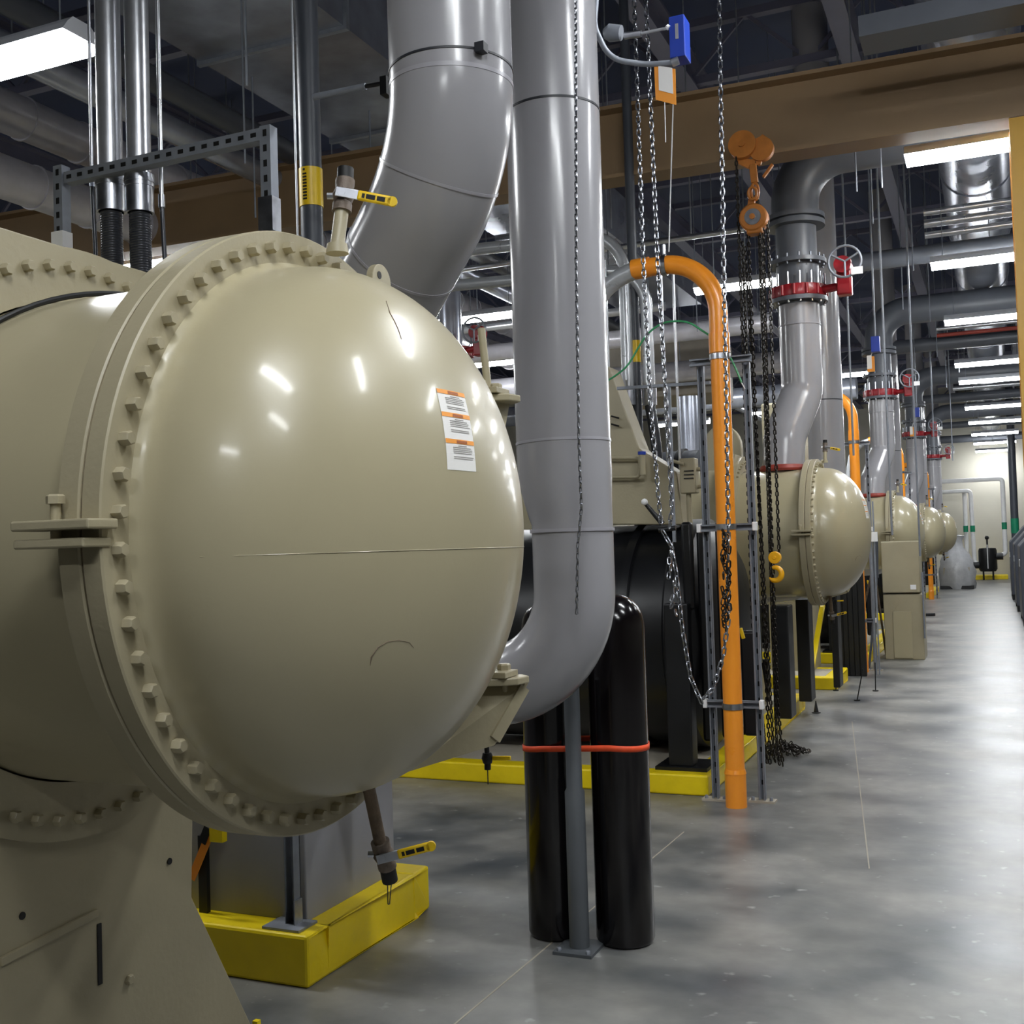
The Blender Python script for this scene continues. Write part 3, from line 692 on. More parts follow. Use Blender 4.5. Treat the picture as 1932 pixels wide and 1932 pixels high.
c3 = [aY(1356, -40, y3), aY(1365, 480, y3), aY(1371, 760, y3), aY(1374, 1000, y3), aY(1374, 1170, y3), aY(1364, 1240, y3), aY(1345, 1300, y3), aY(1322, 1322, y3), aY(1303, 1278, y3), aY(1288, 1190, y3), aY(1276, 1080, y3), aY(1266, 1030, y3), aY(1250, 1002, y3)]
chain(c3, .041, .032, .0046, CHAIN, 'hanging_chain', 'silver chain hanging in front of the orange pipe and looping at the bottom', roll=1.0)
# bunched end on the orange pipe
m = MB()
for i in range(34):
    p = aY(1370+random.uniform(-7, 7), 1005+i*5.4, y3-.02)
    m.link(p, (random.uniform(-.4, .4), random.uniform(-.3, .3), 1), (random.uniform(-1, 1), random.uniform(-1, 1), .1), .052, .03, .0045)
tag(m.build('chain_bunch', CHAIND), 'bunched dark chain tied against the middle of the orange pipe', 'chain')
chain([aY(1086, -40, 3.60), aY(1087, 500, 3.60), aY(1092, 830, 3.60), aY(1097, 960, 3.60), aY(1090, 1030, 3.60), aY(1088, 1160, 3.60)], .019, .013, .0024, CHAIN, 'hanging_chain', 'thin dark chain hanging down the front of the tall grey pipe', 10, 4, roll=.7)
# chain tie knot on the black vessel
t = thing('chain_clamp', 'silver clamp and knot gathering the chains on the black vessel', 'clamp', aY(1255, 1000, 6.3))
m = MB()
for i in range(10):
    p = aY(1268+random.uniform(-8, 8), 1030+i*14, 6.32); m.link(p, (random.uniform(-.5, .5), .2, 1), (random.uniform(-1, 1), random.uniform(-1, 1), 0), .05, .03, .0045)
m.build('chain_knot', CHAIN, t)
MB().tube([aY(1243, 1000, 6.3), aY(1275, 996, 6.3)], .016, 10).build('clamp_bar', BLACK, t)
MB().cyl(aY(1216, 948, 6.3), aY(1250, 988, 6.3), .012, .018, 12).build('pin', BLACK, t)
MB().ball(aY(1216, 947, 6.28), .020, 12).build('pin_cap', WHITE, t)

# ------------------------------------------------------------------ hoist trolley, block, hook and chain falls
yh = 7.86
t = thing('hoist_trolley', 'orange trolley with two wheels clamped on the tan crane beam', 'hoist', aY(1415, 290, yh))
m = MB(); wl = aY(1401, 274, yh); wr = aY(1436, 280, yh)
MB().cyl(wl+Vector((0, -.03, 0)), wl+Vector((0, .04, 0)), .098, n=32).tube([wl+Vector((0, -.045, 0)), wl+Vector((0, -.03, 0))], .022, 12).build('wheel', HOISTO, t)
MB().cyl(wr+Vector((0, .0, 0)), wr+Vector((0, .05, 0)), .085, n=28).build('wheel', HOISTO, t)
pl = [aY(u, v, yh+.05) for u, v in ((1378, 285), (1392, 310), (1412, 320), (1436, 312), (1449, 285), (1450, 262), (1440, 255), (1432, 262), (1436, 285), (1420, 303), (1400, 300), (1388, 282), (1384, 266), (1378, 268))]
MB().prism(pl, (0, -.03, 0)).build('side_plate', HOISTO, t, bevel=.004, smooth=False)
MB().bar(aY(1420, 310, yh), aY(1424, 345, yh), .05, .03).build('hanger', HOISTO, t, bevel=.006)
MB().bar(aY(1440, 335, yh+.1), aY(1458, 310, yh+.1), .03, .02).build('push_lug', HOISTO, t, bevel=.004)
MB().tube([aY(1424+7*math.sin(a*1.0), 362+16*math.cos(a), yh) for a in [2*PI*i/16 for i in range(16)]], .011, 8, closed=True).build('top_hook', HOISTO, t)
t = thing('chain_hoist', 'round orange chain hoist body with silver centre under the trolley', 'hoist', aY(1422, 413, yh))
c = aY(1423, 413, yh)
MB().lathe([(0, -.06), (.088, -.06), (.098, -.05), (.10, .0), (.098, .05), (.088, .06), (0, .06)], c, (0, 1, 0), 36).build('housing', HOISTO, t)
MB().lathe([(.0, -.066), (.056, -.066), (.060, -.058)], c, (0, 1, 0), 28).build('cover_disc', GALV, t)
MB().cyl(c+Vector((0, -.08, 0)), c+Vector((0, -.05, 0)), .02, n=14).build('hub', HOISTO, t)
MB().bar(c+Vector((-.02, 0, .07)), c+Vector((-.01, 0, .15)), .05, .035).build('suspension_lug', HOISTO, t, bevel=.006)
MB().tube([c+Vector((.03*math.cos(a), -.03, .175+.045*math.sin(a))) for a in [2*PI*i/14 for i in range(14)]], .010, 8, closed=True).build('shackle', HOISTO, t)
MB().box(c.x-.05, c.x+.06, c.y-.05, c.y+.05, c.z-.115, c.z-.07).build('chain_guide', HOISTO, t, bevel=.01)
FALL = [((1389, 300), (1425, 1300), (1440, 1430)), ((1401, 460), (1432, 1290), (1447, 1432)), ((1412, 445), (1447, 1310), (1452, 1436)), ((1427, 300), (1466, 1420), (1470, 1438)), ((1434, 440), (1468, 1330), (1476, 1436)), ((1440, 430), (1455, 1045), (1458, 1050)), ((1448, 420), (1470, 1045), (1466, 1052)), ((1406, 470), (1460, 1430), (1464, 1437))]
sides = ['leftmost', 'second', 'third', 'fourth', 'fifth', 'sixth', 'seventh', 'rightmost']
for i, (a_, b_, c_) in enumerate(FALL):
    y_ = 7.83+.02*(i % 4)
    e_ = aY(c_[0], min(c_[1], 1425), y_)
    if c_[1] > 1400: e_.z = .025
    chain([aY(a_[0], a_[1], y_), aY(b_[0], b_[1], y_), e_], .031, .028, .0055, CHAIND, 'hoist_chain', 'dark hoist chain strand hanging under the orange trolley', 8, 4, 'hoist chain strands', roll=i*.7)
t = thing('load_hook', 'yellow swivel load hook hanging before the second domed vessel', 'hook', aY(1463, 1070, 7.8))
c = aY(1462, 1052, 7.8); MB().cyl(c+Vector((0, -.025, 0)), c+Vector((0, .025, 0)), .043, n=24).tube([c+Vector((0, -.03, .0)), c+Vector((0, .03, 0))], .015, 10).build('hook_block', HOOKY, t, bevel=.004)
hk = []
c = aY(1462, 1083, 7.8)
for i in range(15):
    a = 1.9-i*(4.5/14); hk.append(c+Vector((.046*math.cos(a), 0, .046*math.sin(a))))
MB().tube(hk, [.012]+[.014+.006*math.sin(PI*i/14) for i in range(1, 13)]+[.010, .004], 12).build('hook', HOOKY, t)
# chain pile
m = MB(); c0 = aZ(1472, 1425, 0)
for i in range(120):
    a = random.uniform(0, 2*PI); r_ = random.random()**.6*.17; h = max(.012, (.15-r_)*.6*random.random()+.012)
    m.link((c0.x+.03+r_*math.cos(a)*1.1, c0.y+r_*math.sin(a), h+.02), (random.uniform(-1, 1), random.uniform(-1, 1), random.uniform(-.6, .6)), (random.uniform(-1, 1), random.uniform(-1, 1), random.uniform(-1, 1)), .046, .026, .0045, 8, 4)
tag(m.build('chain_pile', CHAIND), 'heap of spare dark chain on the floor beside the long yellow pad', 'chain')

# ------------------------------------------------------------------ black insulated evaporator vessel + beige gear on top
def evap():
    t = thing('insulated_evaporator', 'large black rubber insulated vessel behind the gas cylinders', 'vessel', (-2.9, 7.95, 0), 'black insulated evaporators')
    c = (-1.78, 7.87, .95); ax = (-1, 0, 0)
    MB().lathe([(.78, .22), (.78, 4.5)], c, ax, 72).build('shell', BLACKR, t)
    pr = [(0.0, -.14), (.3, -.13), (.55, -.08), (.71, .0), (.78, .07), (.81, .10), (.81, .24), (.78, .26)]
    MB().lathe(pr, c, ax, 72).build('end_cover', BLACKR, t)
    MB().lathe([(.78, .50), (.81, .50), (.81, .56), (.78, .56)], c, ax, 72).build('insulation_collar', BLACKR, t)
    # strap panels down the near side
    for x0, x1 in ((-2.06, -1.95), (-1.93, -1.80)):
        pts = []
        for a in [math.radians(q) for q in range(60, 200, 10)]:
            pts.append((c[1]+math.cos(a)*.85, c[2]+math.sin(a)*.85))
    # lug and collar on top
    # feet
    l = MB().box(-2.0, -1.84, 7.02, 7.16, .15, 1.2); l.build('leg', BLACK, t, bevel=.01, smooth=False)
    MB().box(-2.08, -1.74, 6.98, 7.30, .13, .152).build('foot_plate', BLACK, t, smooth=False)
    MB().box(-2.0, -1.84, 8.45, 8.58, .15, 1.2).build('leg', BLACK, t, bevel=.01, smooth=False)
    MB().box(-2.08, -1.74, 8.4, 8.62, .13, .152).build('foot_plate', BLACK, t, smooth=False)
    MB().box(-4.0, -3.8, 7.02, 7.2, .13, 1.3).build('leg', BLACK, t, bevel=.01, smooth=False)
    MB().bar(aY(1397, 1185, 7.0), aY(1403, 1205, 7.0), .03, .02).build('yellow_lever', YELLOW2, t, bevel=.004)
    # insulation flaps
    m = MB()
    for i, (u0, u1, v0, v1) in enumerate(((1283, 1310, 985, 1150), (1312, 1345, 1000, 1400), (1347, 1395, 985, 1395), (1395, 1436, 1190, 1390))):
        a = aY(u0, v0, 7.1+.03*i); b = aY(u1, v1, 7.1+.03*i); m.box(a.x, b.x, 7.1+.03*i, 7.16+.03*i, b.z, a.z)
    m.build('insulation_flap', BLACKR, t, bevel=.02)
    return t
EV = evap()
for i, l in enumerate(('black insulated vessel beside the beige control cabinet', 'black insulated vessel below the fourth dome', 'black insulated vessel below the fifth dome')):
    copy_tree(EV, None, (.0, PITCH*(i+1)+.1, 0), l)
copy_tree(EV, None, (0, -PITCH, 0), 'unseen black insulated vessel just left of the camera')  # out-of-frame repeat of the row, added to darken the lower left
# black ribbed frame under the second condenser
t = thing('starter_cabinet', 'black slatted frame standing under the second domed vessel', 'frame', (-1.9, 10.0, 0))
for i, (u0, u1, vb, y_) in enumerate(((1452, 1492, 1310, 9.2), (1500, 1530, 1280, 10.2), (1566, 1584, 1258, 11.2))):
    a = aY(u0, 1130, y_); b = aY(u1, vb, y_); MB().box(a.x, b.x, y_, y_+.25, .13, 1.05).build('upright', BLACK, t, bevel=.01, smooth=False)
MB().box(-3.6, -1.98, 8.69, 8.73, .13, 1.04).build('blackout_sheet', BLACK, t, smooth=False)  # black sheet added to keep the see-through gap under the vessel dark
MB().box(-3.2, -1.95, 9.9, 10.0, .5, 1.05).build('cross_panel', BLACK, t, smooth=False)
MB().box(-3.2, -1.95, 10.2, 10.3, .13, .5).build('back_panel', BLACK, t, smooth=False)
t = thing('ribbed_panel', 'black vertical ribbed panel beyond the second domed vessel', 'panel', (-1.9, 13.3, 0))
a = aY(1570, 1130, 13.3); b = aY(1629, 1130, 13.3)
MB().box(a.x, b.x, 13.3, 13.4, .0, 1.25).build('back_sheet', BLACK, t, smooth=False)
for i in range(6):
    x = a.x+(b.x-a.x)*(i+.5)/6; MB().box(x-.04, x+.04, 13.24, 13.3, .0, 1.25).build('rib', BLACK, t, bevel=.008, smooth=False)
# beige compressor casing above the black vessel
t = thing('compressor_casing', 'beige slant topped casing above the black vessel, behind the tall grey pipe', 'compressor', (-2.6, 8.0, 1.7))
pl = [aY(u, v, 7.45) for u, v in ((1100, 690), (1146, 690), (1152, 700), (1206, 845), (1212, 850), (1276, 890), (1287, 978), (1290, 990), (1100, 990))]
MB().prism(pl, (0, .25, 0)).build('side_plate', BEIGE2, t, bevel=.01, smooth=False)
MB().tube(fillet([aY(1120, 864, 7.4), aY(1207, 864, 7.4), aY(1207, 900, 7.4), aY(1120, 900, 7.4)], .03, 5), .012, 10).build('grab_handle', BEIGE2, t)
MB().cyl(aY(1213, 896, 7.35), aY(1211, 858, 7.35), .022, n=16).build('relief_valve', BEIGE2, t)
MB().cyl(aY(1211, 858, 7.35), aY(1211, 852, 7.35), .028, n=16).build('blue_cap', BLUE, t)
for v in (785, 800):
    MB().tube([aY(1153, v, 7.42), aY(1168, v+4, 7.42)], .006, 8).build('stud_bolt', BLACK, t)
t = thing('angle_valve', 'beige angle valve block with handle beside the slanted casing', 'valve', aY(1300, 915, 7.5))
a = aY(1281, 865, 7.4); b = aY(1313, 930, 7.4)
MB().box(a.x, b.x, 7.4, 7.5, b.z, a.z).build('body', BEIGE2, t, bevel=.008)
MB().tube([aY(1264, 868, 7.38), aY(1290, 876, 7.38)], .012, 10).build('spindle', BEIGE2, t)
MB().tube(fillet([aY(1312, 885, 7.45), aY(1330, 886, 7.45), aY(1334, 915, 7.45), aY(1310, 920, 7.45)], .03, 5), .014, 10).build('loop_pipe', BEIGE2, t)
MB().cyl(aY(1299, 930, 7.45), aY(1302, 990, 7.45), .018, n=14).build('stem_pipe', BEIGE2, t)
for v in (889, 896, 903): MB().box(aY(1290, v, 7.39).x, aY(1308, v, 7.39).x, 7.39, 7.4, aY(1300, v, 7.39).z, aY(1300, v, 7.39).z+.006).build('rib_mark', BLACK, t, smooth=False)
# suction line black drum behind
t = thing('motor_drum', 'dark grey round motor housing above and behind the angle valve', 'motor', (-3.0, 11.0, 1.9))
MB().lathe([(0, -.0), (.30, 0), (.34, .04), (.34, .75), (.30, .8), (0, .8)], (-2.55, 10.6, 2.15), (-1, 0, 0), 40).build('housing', DKPIPE, t)
MB().lathe([(.34, .18), (.36, .18), (.36, .24), (.34, .24)], (-2.55, 10.6, 2.15), (-1, 0, 0), 40).build('band', BLACK, t)
# economiser/second beige end behind the stand
t = thing('beige_end_plate', 'beige rounded end plate right of the orange pipe behind the strut', 'plate', (-2.0, 10.1, 1.0))
pl = []
for i in range(13):
    a = PI*i/12; pl.append((-2.18+.17*math.cos(a), 9.7, 2.42+.2*math.sin(a)))
MB().prism(pl+[(-2.35, 9.7, 1.6), (-2.01, 9.7, 1.6)], (0, .1, 0)).build('plate', BEIGE2, t, bevel=.01, smooth=False)

# ------------------------------------------------------------------ beige control cabinet
t = thing('control_cabinet', 'beige control cabinet standing beside the third domed vessel', 'cabinet', (-1.13, 15.2, 0))
MB().box(-1.36, -.90, 15.05, 15.6, .86, 1.52).build('upper_box', BEIGE2, t, bevel=.01, smooth=False)
MB().box(-1.36, -.88, 15.08, 15.6, 0, .84).build('lower_box', BEIGE2, t, bevel=.01, smooth=False)
MB().box(-1.25, -1.02, 15.065, 15.085, .02, .62).build('recessed_panel', BEIGE, t, bevel=.004, smooth=False)
MB().box(-1.02, -.95, 15.04, 15.055, .9, .96).build('nameplate', WHITE, t, smooth=False)
MB().cyl((-.87, 15.02, .28), (-.87, 15.02, 1.12), .012, n=8).build('edge_conduit', GALVD, t)
# service tripod ladder like bars
t = thing('folding_tripod', 'folded brown legged tripod leaning left of the beige cabinet', 'tripod', (-1.45, 14.4, 0))
tp = aY(1652, 1085, 14.3); zt = tp.z
for i, (u, v) in enumerate(((1608, 1240), (1672, 1235), (1640, 1260))):
    MB().cyl(aY(1645+i*5, 1080, 14.3), aZ(u, min(v, 1262), .0), .014, n=10).build('leg', (RUST, RUST, DKPIPE)[i], t)
MB().cyl(aY(1652, 1015, 14.3), aY(1653, 1090, 14.3), .03, n=12).build('centre_column', DKPIPE, t)
MB().box(tp.x-.12, tp.x+.05, 14.25, 14.33, zt+.1, zt+.32).build('white_head', WHITE, t, bevel=.01, smooth=False) if False else None
# white cap strut seen by the second dome
t = thing('strut_post', 'strut post with white label by the second dome edge', 'stand', (-1.5, 13.5, 0))
a = aY(1640, 1000, 13.4)
MB().box(a.x-.0, a.x+.02, 13.4, 13.44, .0, 2.0).box(a.x+.04, a.x+.055, 13.4, 13.44, 0, 2.0).build('post', GALVD, t, smooth=False)
MB().box(a.x-.01, a.x+.09, 13.36, 13.4, aY(1640, 1022, 13.4).z, aY(1640, 1004, 13.4).z).build('white_label', WHITE, t, smooth=False)

# yellow sloping rail beside the second vessel
t = thing('safety_rail', 'yellow leaning rail beside the end of the long pad', 'rail', aZ(1520, 1300, .13))
p0 = aX(1552, 1142, -1.62); p1 = aX(1524, 1305, -1.66)
MB().bar(p0, p1, .05, .03).build('rail', YELLOW, t, bevel=.004, smooth=False)
MB().bar(p1+Vector((-.03, 0, -.0)), Vector((p1.x, p1.y, .13)), .05, .04).build('foot', YELLOW, t, smooth=False)
# little cone
c = aZ(1540, 1345, 0)
tag(MB().lathe([(.04, 0), (.04, .006), (.022, .01), (.004, .11), (0, .112)], c, (0, 0, 1), 20).build('marker_cone', BLACK), 'tiny black cone standing alone on the floor', 'cone')
c = aZ(1735, 1163, 0)
t = thing('floor_bar', 'dark steel bar lying on the floor past the beige cabinet', 'bar', c)
MB().bar(c+Vector((-.2, 0, .03)), c+Vector((.28, .1, .03)), .06, .05).build('bar', BLACK, t, bevel=.006)
for i, (u0, v0, u1, v1) in enumerate(((1582, 1262, 1577, 1303), (1628, 1262, 1617, 1322), (1651, 1250, 1652, 1304))):
    a = aZ(u1, v1, .0); y_ = a.y
    m = MB().cyl((a.x, a.y, .0), aY(u0, v0, y_), .006, n=6); m.cyl((a.x, a.y, 0), (a.x, a.y, .01), .03, n=10)
    tag(m.build('thin_rod', BLACK), ('thin black rod on the floor before the small yellow block', 'slanted black rod standing left of the tripod legs', 'upright black rod standing before the beige cabinet')[i], 'rod')

# ------------------------------------------------------------------ grey block on the near pad with strut post
t = thing('grey_equipment_box', 'tall grey box on the foreground yellow block below the dome', 'box', (-2.85, 3.9, .19))
MB().box(-3.4, -2.475, 3.60, 4.28, .186, 1.35).build('casing', GREYBOX, t, bevel=.006, smooth=False)
t = thing('strut_post', 'strut post with base plate on the corner of the foreground yellow block', 'post', (-2.47, 3.52, .19))
m = MB(); x, y, s = -2.505, 3.555, .022
m.box(x-s, x+s, y+s-.004, y+s, .2, 1.3).box(x-s, x-s+.004, y-s, y+s, .2, 1.3).box(x+s-.004, x+s, y-s, y+s, .2, 1.3)
m.build('channel', GALVD, t, smooth=False)
m = MB().box(x+s+.002, x+s+.007, y-.03, y+.02, .2, .29).build('angle_clip', GALV, t, smooth=False)
MB().box(x-.09, x+.075, y-.075, y+.05, .191, .200).build('base_plate', GALVD, t, smooth=False)
t = thing('hazard_guard', 'small yellow and black guard bar left of the strut post', 'guard', aY(400, 1600, 3.54))
MB().bar(aY(398, 1568, 3.54), aY(361, 1658, 3.54), .035, .004, up=(0, -1, 0)).build('stripe_bar', ORANGE, t, smooth=False)
MB().box(aY(398, 1570, 3.54).x, aY(422, 1570, 3.54).x, 3.53, 3.56, aY(400, 1587, 3.54).z, aY(400, 1560, 3.54).z).build('bracket', YELLOW, t, smooth=False)
q = aY(384, 1600, 3.57); MB().box(q.x-.02, q.x+.02, 3.56, 3.58, .19, q.z+.05).build('support', BLACK, t, smooth=False)
t2 = MB().bar(aY(392, 1562, 3.535), aY(381, 1590, 3.535), .035, .004, up=(0, -1, 0)).build('black_stripe', ACC, t, smooth=False)
tag(MB().box(*(lambda p: (p.x-.01, p.x+.01, p.y-.01, p.y+.01, 0, .03))(aZ(484, 1925, .03))).build('floor_bolt', YELLOW), 'small yellow floor bolt at the bottom by the vessel leg', 'bolt')

# ------------------------------------------------------------------ conduits at left
yq = 3.0
def conduit(u0, v0, u1, v1, y, r, rf, vcup, name, label, top=-60):
    t = thing(name, label, 'conduit', aY(u1, 520, y), 'upright metal conduits at the left')
    a = aY(u0, v0, y); b = aY(u1, v1, y); dv = (b-a)/(v1-v0)
    def at(v): p = a+dv*(v-v0); return Vector((a.x, y, p.z))
    MB().cyl(Vector((a.x, y, 6.8)), at(vcup), r, n=28).build('rigid_conduit', SILVER, t)
    if r > .03:
        z0 = at(vcup-20).z; z1 = at(vcup+52).z
        MB().lathe([(r, 0), (r+.007, 0), (r+.007, z0-z1-.02), (r+.004, z0-z1-.02), (r+.004, z0-z1-.045), (r+.009, z0-z1-.045), (r+.009, z0-z1), (r, z0-z1)][::-1], (a.x, y, z1), (0, 0, 1), 28).build('coupling', GALV, t)
        MB().lathe([(r+.003, 0), (r+.011, 0), (r+.011, .014), (r+.003, .014)], (a.x, y, z0-.03), (0, 0, 1), 28).build('lock_ring', GALV, t)
        pts = [Vector((a.x, y, z1-.003*i)) for i in range(0, 150)]
        MB().tube(pts, [rf*(1 if i % 3 else .955) for i in range(150)], 24).build('flexible_conduit', FLEXD, t)
    else:
        z1 = at(vcup).z
        MB().cyl((a.x, y, z1+.03), (a.x, y, z1-.015), r+.004, n=16).build('coupling', GALV, t)
        MB().tube([(a.x, y, z1), (a.x+.004, y, z1-.1), (a.x+.01, y, z1-.25), (a.x, y, z1-.6)], rf, 12).build('flexible_conduit', FLEXD, t)
    return t
conduit(202, 0, 203, 400, 3.05, .044, .039, 350, 'metal_conduit', 'left of the two thick silver conduits behind the foreground vessel')
conduit(256, 0, 257, 400, 3.05, .042, .038, 352, 'metal_conduit', 'right of the two thick silver conduits behind the foreground vessel')
conduit(297, 0, 298, 400, 3.05, .008, .008, 385, 'metal_conduit', 'thin silver conduit right of the two thick ones')
conduit(173, 300, 173, 400, 3.05, .006, .008, 345, 'metal_conduit', 'thin dark flexible conduit left of the two thick ones')
t = thing('conduit_rack', 'slotted strut frame crossing in front of the silver conduits', 'frame', (-2.6, 2.98, 2.4))
def strut(p0, p1, name, holes, par, face):
    p0 = Vector(p0); p1 = Vector(p1); m = MB().bar(p0, p1, .041, .041, up=face)
    d = (p1-p0); n = int(d.length/.05); mm = MB(); f = Vector(face)
    for k in range(n):
        q = p0+d*((k+.5)/n)+f*.0212; mm.bar(q-d.normalized()*.011, q+d.normalized()*.011, .014, .0012, up=face)
    return m.build(name, GALVD, par, smooth=False, pattern=(mm, ACC))
xl = aY(116, 315, 3.0); xr = aY(506, 240, 3.0)
strut((xl.x, 3.0, 2.3), (xl.x, 3.0, xl.z), 'post', 1, t, (0, -1, 0))
strut((xr.x, 3.0, 2.2), (xr.x, 3.0, xr.z), 'post', 1, t, (0, -1, 0))
strut((xl.x+.03, 3.0, aY(130, 338, 3.0).z), (xr.x-.02, 3.0, aY(490, 258, 3.0).z), 'cross_strut', 1, t, (0, -1, 0))
MB().box(xl.x-.027, xl.x+.027, 2.972, 3.02, aY(116, 470, 3).z, aY(116, 440, 3).z).build('post_sleeve', WHITE, t, smooth=False)
MB().box(xr.x-.028, xr.x+.028, 2.972, 3.02, aY(508, 440, 3).z, aY(508, 375, 3).z).build('post_sleeve', GALV, t, smooth=False)
# grey pipe with yellow tag
t = thing('tagged_pipe', 'slate grey upright pipe wearing a yellow marker sleeve', 'pipe', aY(590, 430, 3.6))
a = aY(587, 355, 3.6)
MB().cyl((a.x, 3.6, 1.8), (a.x, 3.6, CEIL), .043, n=28).build('pipe_body', DKPIPE, t)
z0 = aY(587, 392, 3.6).z; z1 = aY(587, 320, 3.6).z
sl = MB().cyl((a.x, 3.6, z0), (a.x, 3.6, z1), .046, n=28).build('marker_sleeve', YELLOW2, t)
for k in range(9):
    z = z0+.02+k*(z1-z0-.04)/9; MB().box(a.x+.0-.006, a.x+.010, 3.552, 3.555, z, z+.006).build('sleeve_text', ACC, sl, smooth=False)
MB().ball((a.x+.0, 3.553, z1-.012), .005, 8).build('rivet', ACC, sl)
t = thing('hanger_wire', 'thin silver vertical wire left of the slate grey tagged pipe', 'wire', aY(560, 400, 3.4)); a = aY(558, 300, 3.4)
MB().cyl((a.x, 3.4, 1.9), (a.x, 3.4, CEIL), .004, n=8).build('wire', SILVER, t)
t = thing('sway_brace', 'short grey brace rod beside the top of the bending grey pipe', 'brace', aY(660, 172, 3.0))
MB().cyl(aY(592, 183, 3.1), aY(690, 163, 3.1), .011, n=14).build('tube', GALVD, t)
MB().cyl(aY(690, 163, 3.1), aY(735, 155, 3.1), .007, n=10).build('rod', BLACK, t)
MB().box(aY(722, 150, 3.1).x, aY(734, 150, 3.1).x, 3.08, 3.12, aY(725, 182, 3.1).z, aY(725, 148, 3.1).z).build('bracket', BLACK, t, smooth=False)

# ------------------------------------------------------------------ blue actuator with flex conduit and tag
yb = 4.2
t = thing('blue_actuator', 'blue flow switch box with silver window under the pipe top', 'switch box', aY(1280, 65, yb))
a = aY(1261, 32, yb); b = aY(1293, 104, yb)
MB().box(a.x, b.x, yb, yb+.09, b.z, a.z).build('enclosure', BLUE, t, bevel=.004, smooth=False)
MB().box(aY(1274, 60, yb).x, aY(1280, 60, yb).x, yb-.002, yb, aY(1275, 74, yb).z, aY(1275, 45, yb).z).build('window', SILVER, t, smooth=False)
MB().tube([aY(1259, 53, yb), aY(1210, 63, yb)], .006, 8).build('rod', SILVER, t)
MB().tube([aY(1210, 63, yb), aY(1178, 68, yb)], .014, 12).build('fitting', GALV, t)
MB().tube([aY(1172, 62, yb), aY(1150, 62, yb), aY(1140, 64, yb)], [.03, .035, .02], 12).build('gauge_valve', GALVD, t)
MB().tube([aY(1258, 50, yb), aY(1262, 53, yb)], .010, 8).build('end_nut', WHITE, t)
t = thing('flexible_conduit', 'grey flexible conduit curving from the tall pipe to the blue box', 'conduit', aY(1130, 60, yb))
fp = fillet([aY(1128, -40, 4.1), aY(1121, 50, 4.1), aY(1150, 112, 4.15), aY(1220, 122, 4.2), aY(1275, 118, 4.2)], [.12, .12, .2], 10)
MB().tube(fp, .011, 12).build('conduit', GALVD, t)
MB().tube([aY(1268, 119, 4.2), aY(1280, 114, 4.2)], .016, 10).build('end_fitting', GALV, t)
t = thing('hanging_tag', 'orange and white paper tag hanging below the flexible conduit', 'tag', aY(1255, 160, yb))
pl = [aY(u, v, yb) for u, v in ((1234, 123), (1274, 130), (1276, 198), (1237, 188))]
MB().prism(pl, (0, .002, 0)).build('orange_card', LORG, t, smooth=False)
pl = [aY(u, v, yb-.003) for u, v in ((1242, 124), (1268, 128), (1270, 177), (1243, 170))]
MB().prism(pl, (0, .002, 0)).build('white_paper', PAPER, t, smooth=False)
MB().tube([aY(1254, 193, yb), aY(1256, 268, yb)], .0016, 6).build('cord', WPIPE, t)
tag(MB().tube([aY(1270, 195, 6.6), aY(1266, 330, 6.6), aY(1262, 475, 6.6)], .004, 6).build('tag_string', WPIPE), 'white cord from the paper tag down to the orange hoop', 'cord')
# green wire
pts = [aY(u, v, 6.75) for u, v in ((1140, 722), (1165, 706), (1185, 688), (1205, 655), (1222, 630), (1248, 611), (1275, 606), (1300, 609), (1322, 622), (1350, 642), (1376, 672), (1390, 700), (1399, 722))]
sm = []
for i in range(len(pts)-1):
    for k in range(4):
        f = k/4; p0 = pts[max(0, i-1)]; p1 = pts[i]; p2 = pts[i+1]; p3 = pts[min(len(pts)-1, i+2)]
        sm.append(.5*((2*p1)+(p2-p0)*f+(2*p0-5*p1+4*p2-p3)*f*f+(3*p1-p0-3*p2+p3)*f**3))
sm.append(pts[-1])
t = thing('grounding_wire', 'green grounding wire arching behind the orange pipe hoop', 'wire', pts[6])
MB().tube(sm, .0065, 8).build('wire', GREENW, t)
MB().tube([pts[-1], pts[-1]+Vector((.02, 0, -.04))], .004, 6).build('bare_end', WHITE, t)

# ------------------------------------------------------------------ conduits behind the hoop, with couplings
for i, (u, r, y_, lab) in enumerate(((1183, .047, 7.95, 'silver upright conduit just inside the hoop, left of its yellow sleeve'), (1222, .045, 7.95, 'silver upright conduit behind the silver chains'))):
    t = thing('upright_conduit', lab, 'conduit', aY(u, 700, y_), 'upright silver conduits inside the hoop')
    a = aY(u, 650, y_)
    zt_ = aY(u, (440, 505)[i], y_).z
    MB().tube(fillet([(a.x, y_, aY(u, 735, y_).z), (a.x, y_, zt_), (a.x-2.5, y_, zt_+.1)], [.3], 8), r, 24).build('rigid_conduit', CONDL, t)
    MB().cyl((a.x, y_, aY(u, 765, y_).z), (a.x, y_, aY(u, 730, y_).z), r+.008, n=24).build('coupling', GALV, t)
    MB().tube([(a.x, y_, aY(u, 765, y_).z), (a.x+.03, y_, aY(u, 820, y_).z), (a.x+.05, y_, aY(u, 880, y_).z), (a.x+.05, y_, 1.72)], r-.006, 20).build('flexible_conduit', FLEXD, t)
t = thing('sleeved_pipe', 'grey pipe with yellow sleeve behind the green wire', 'pipe', aY(1200, 700, 7.98)); a = aY(1199, 660, 7.98)
MB().cyl((a.x, 7.98, 1.9), (a.x, 7.98, CEIL), .036, n=20).build('pipe_body', DKPIPE, t)
MB().cyl((a.x, 7.98, aY(1199, 684, 7.98).z), (a.x, 7.98, aY(1199, 643, 7.98).z), .039, n=20).build('yellow_sleeve', YELLOW2, t)
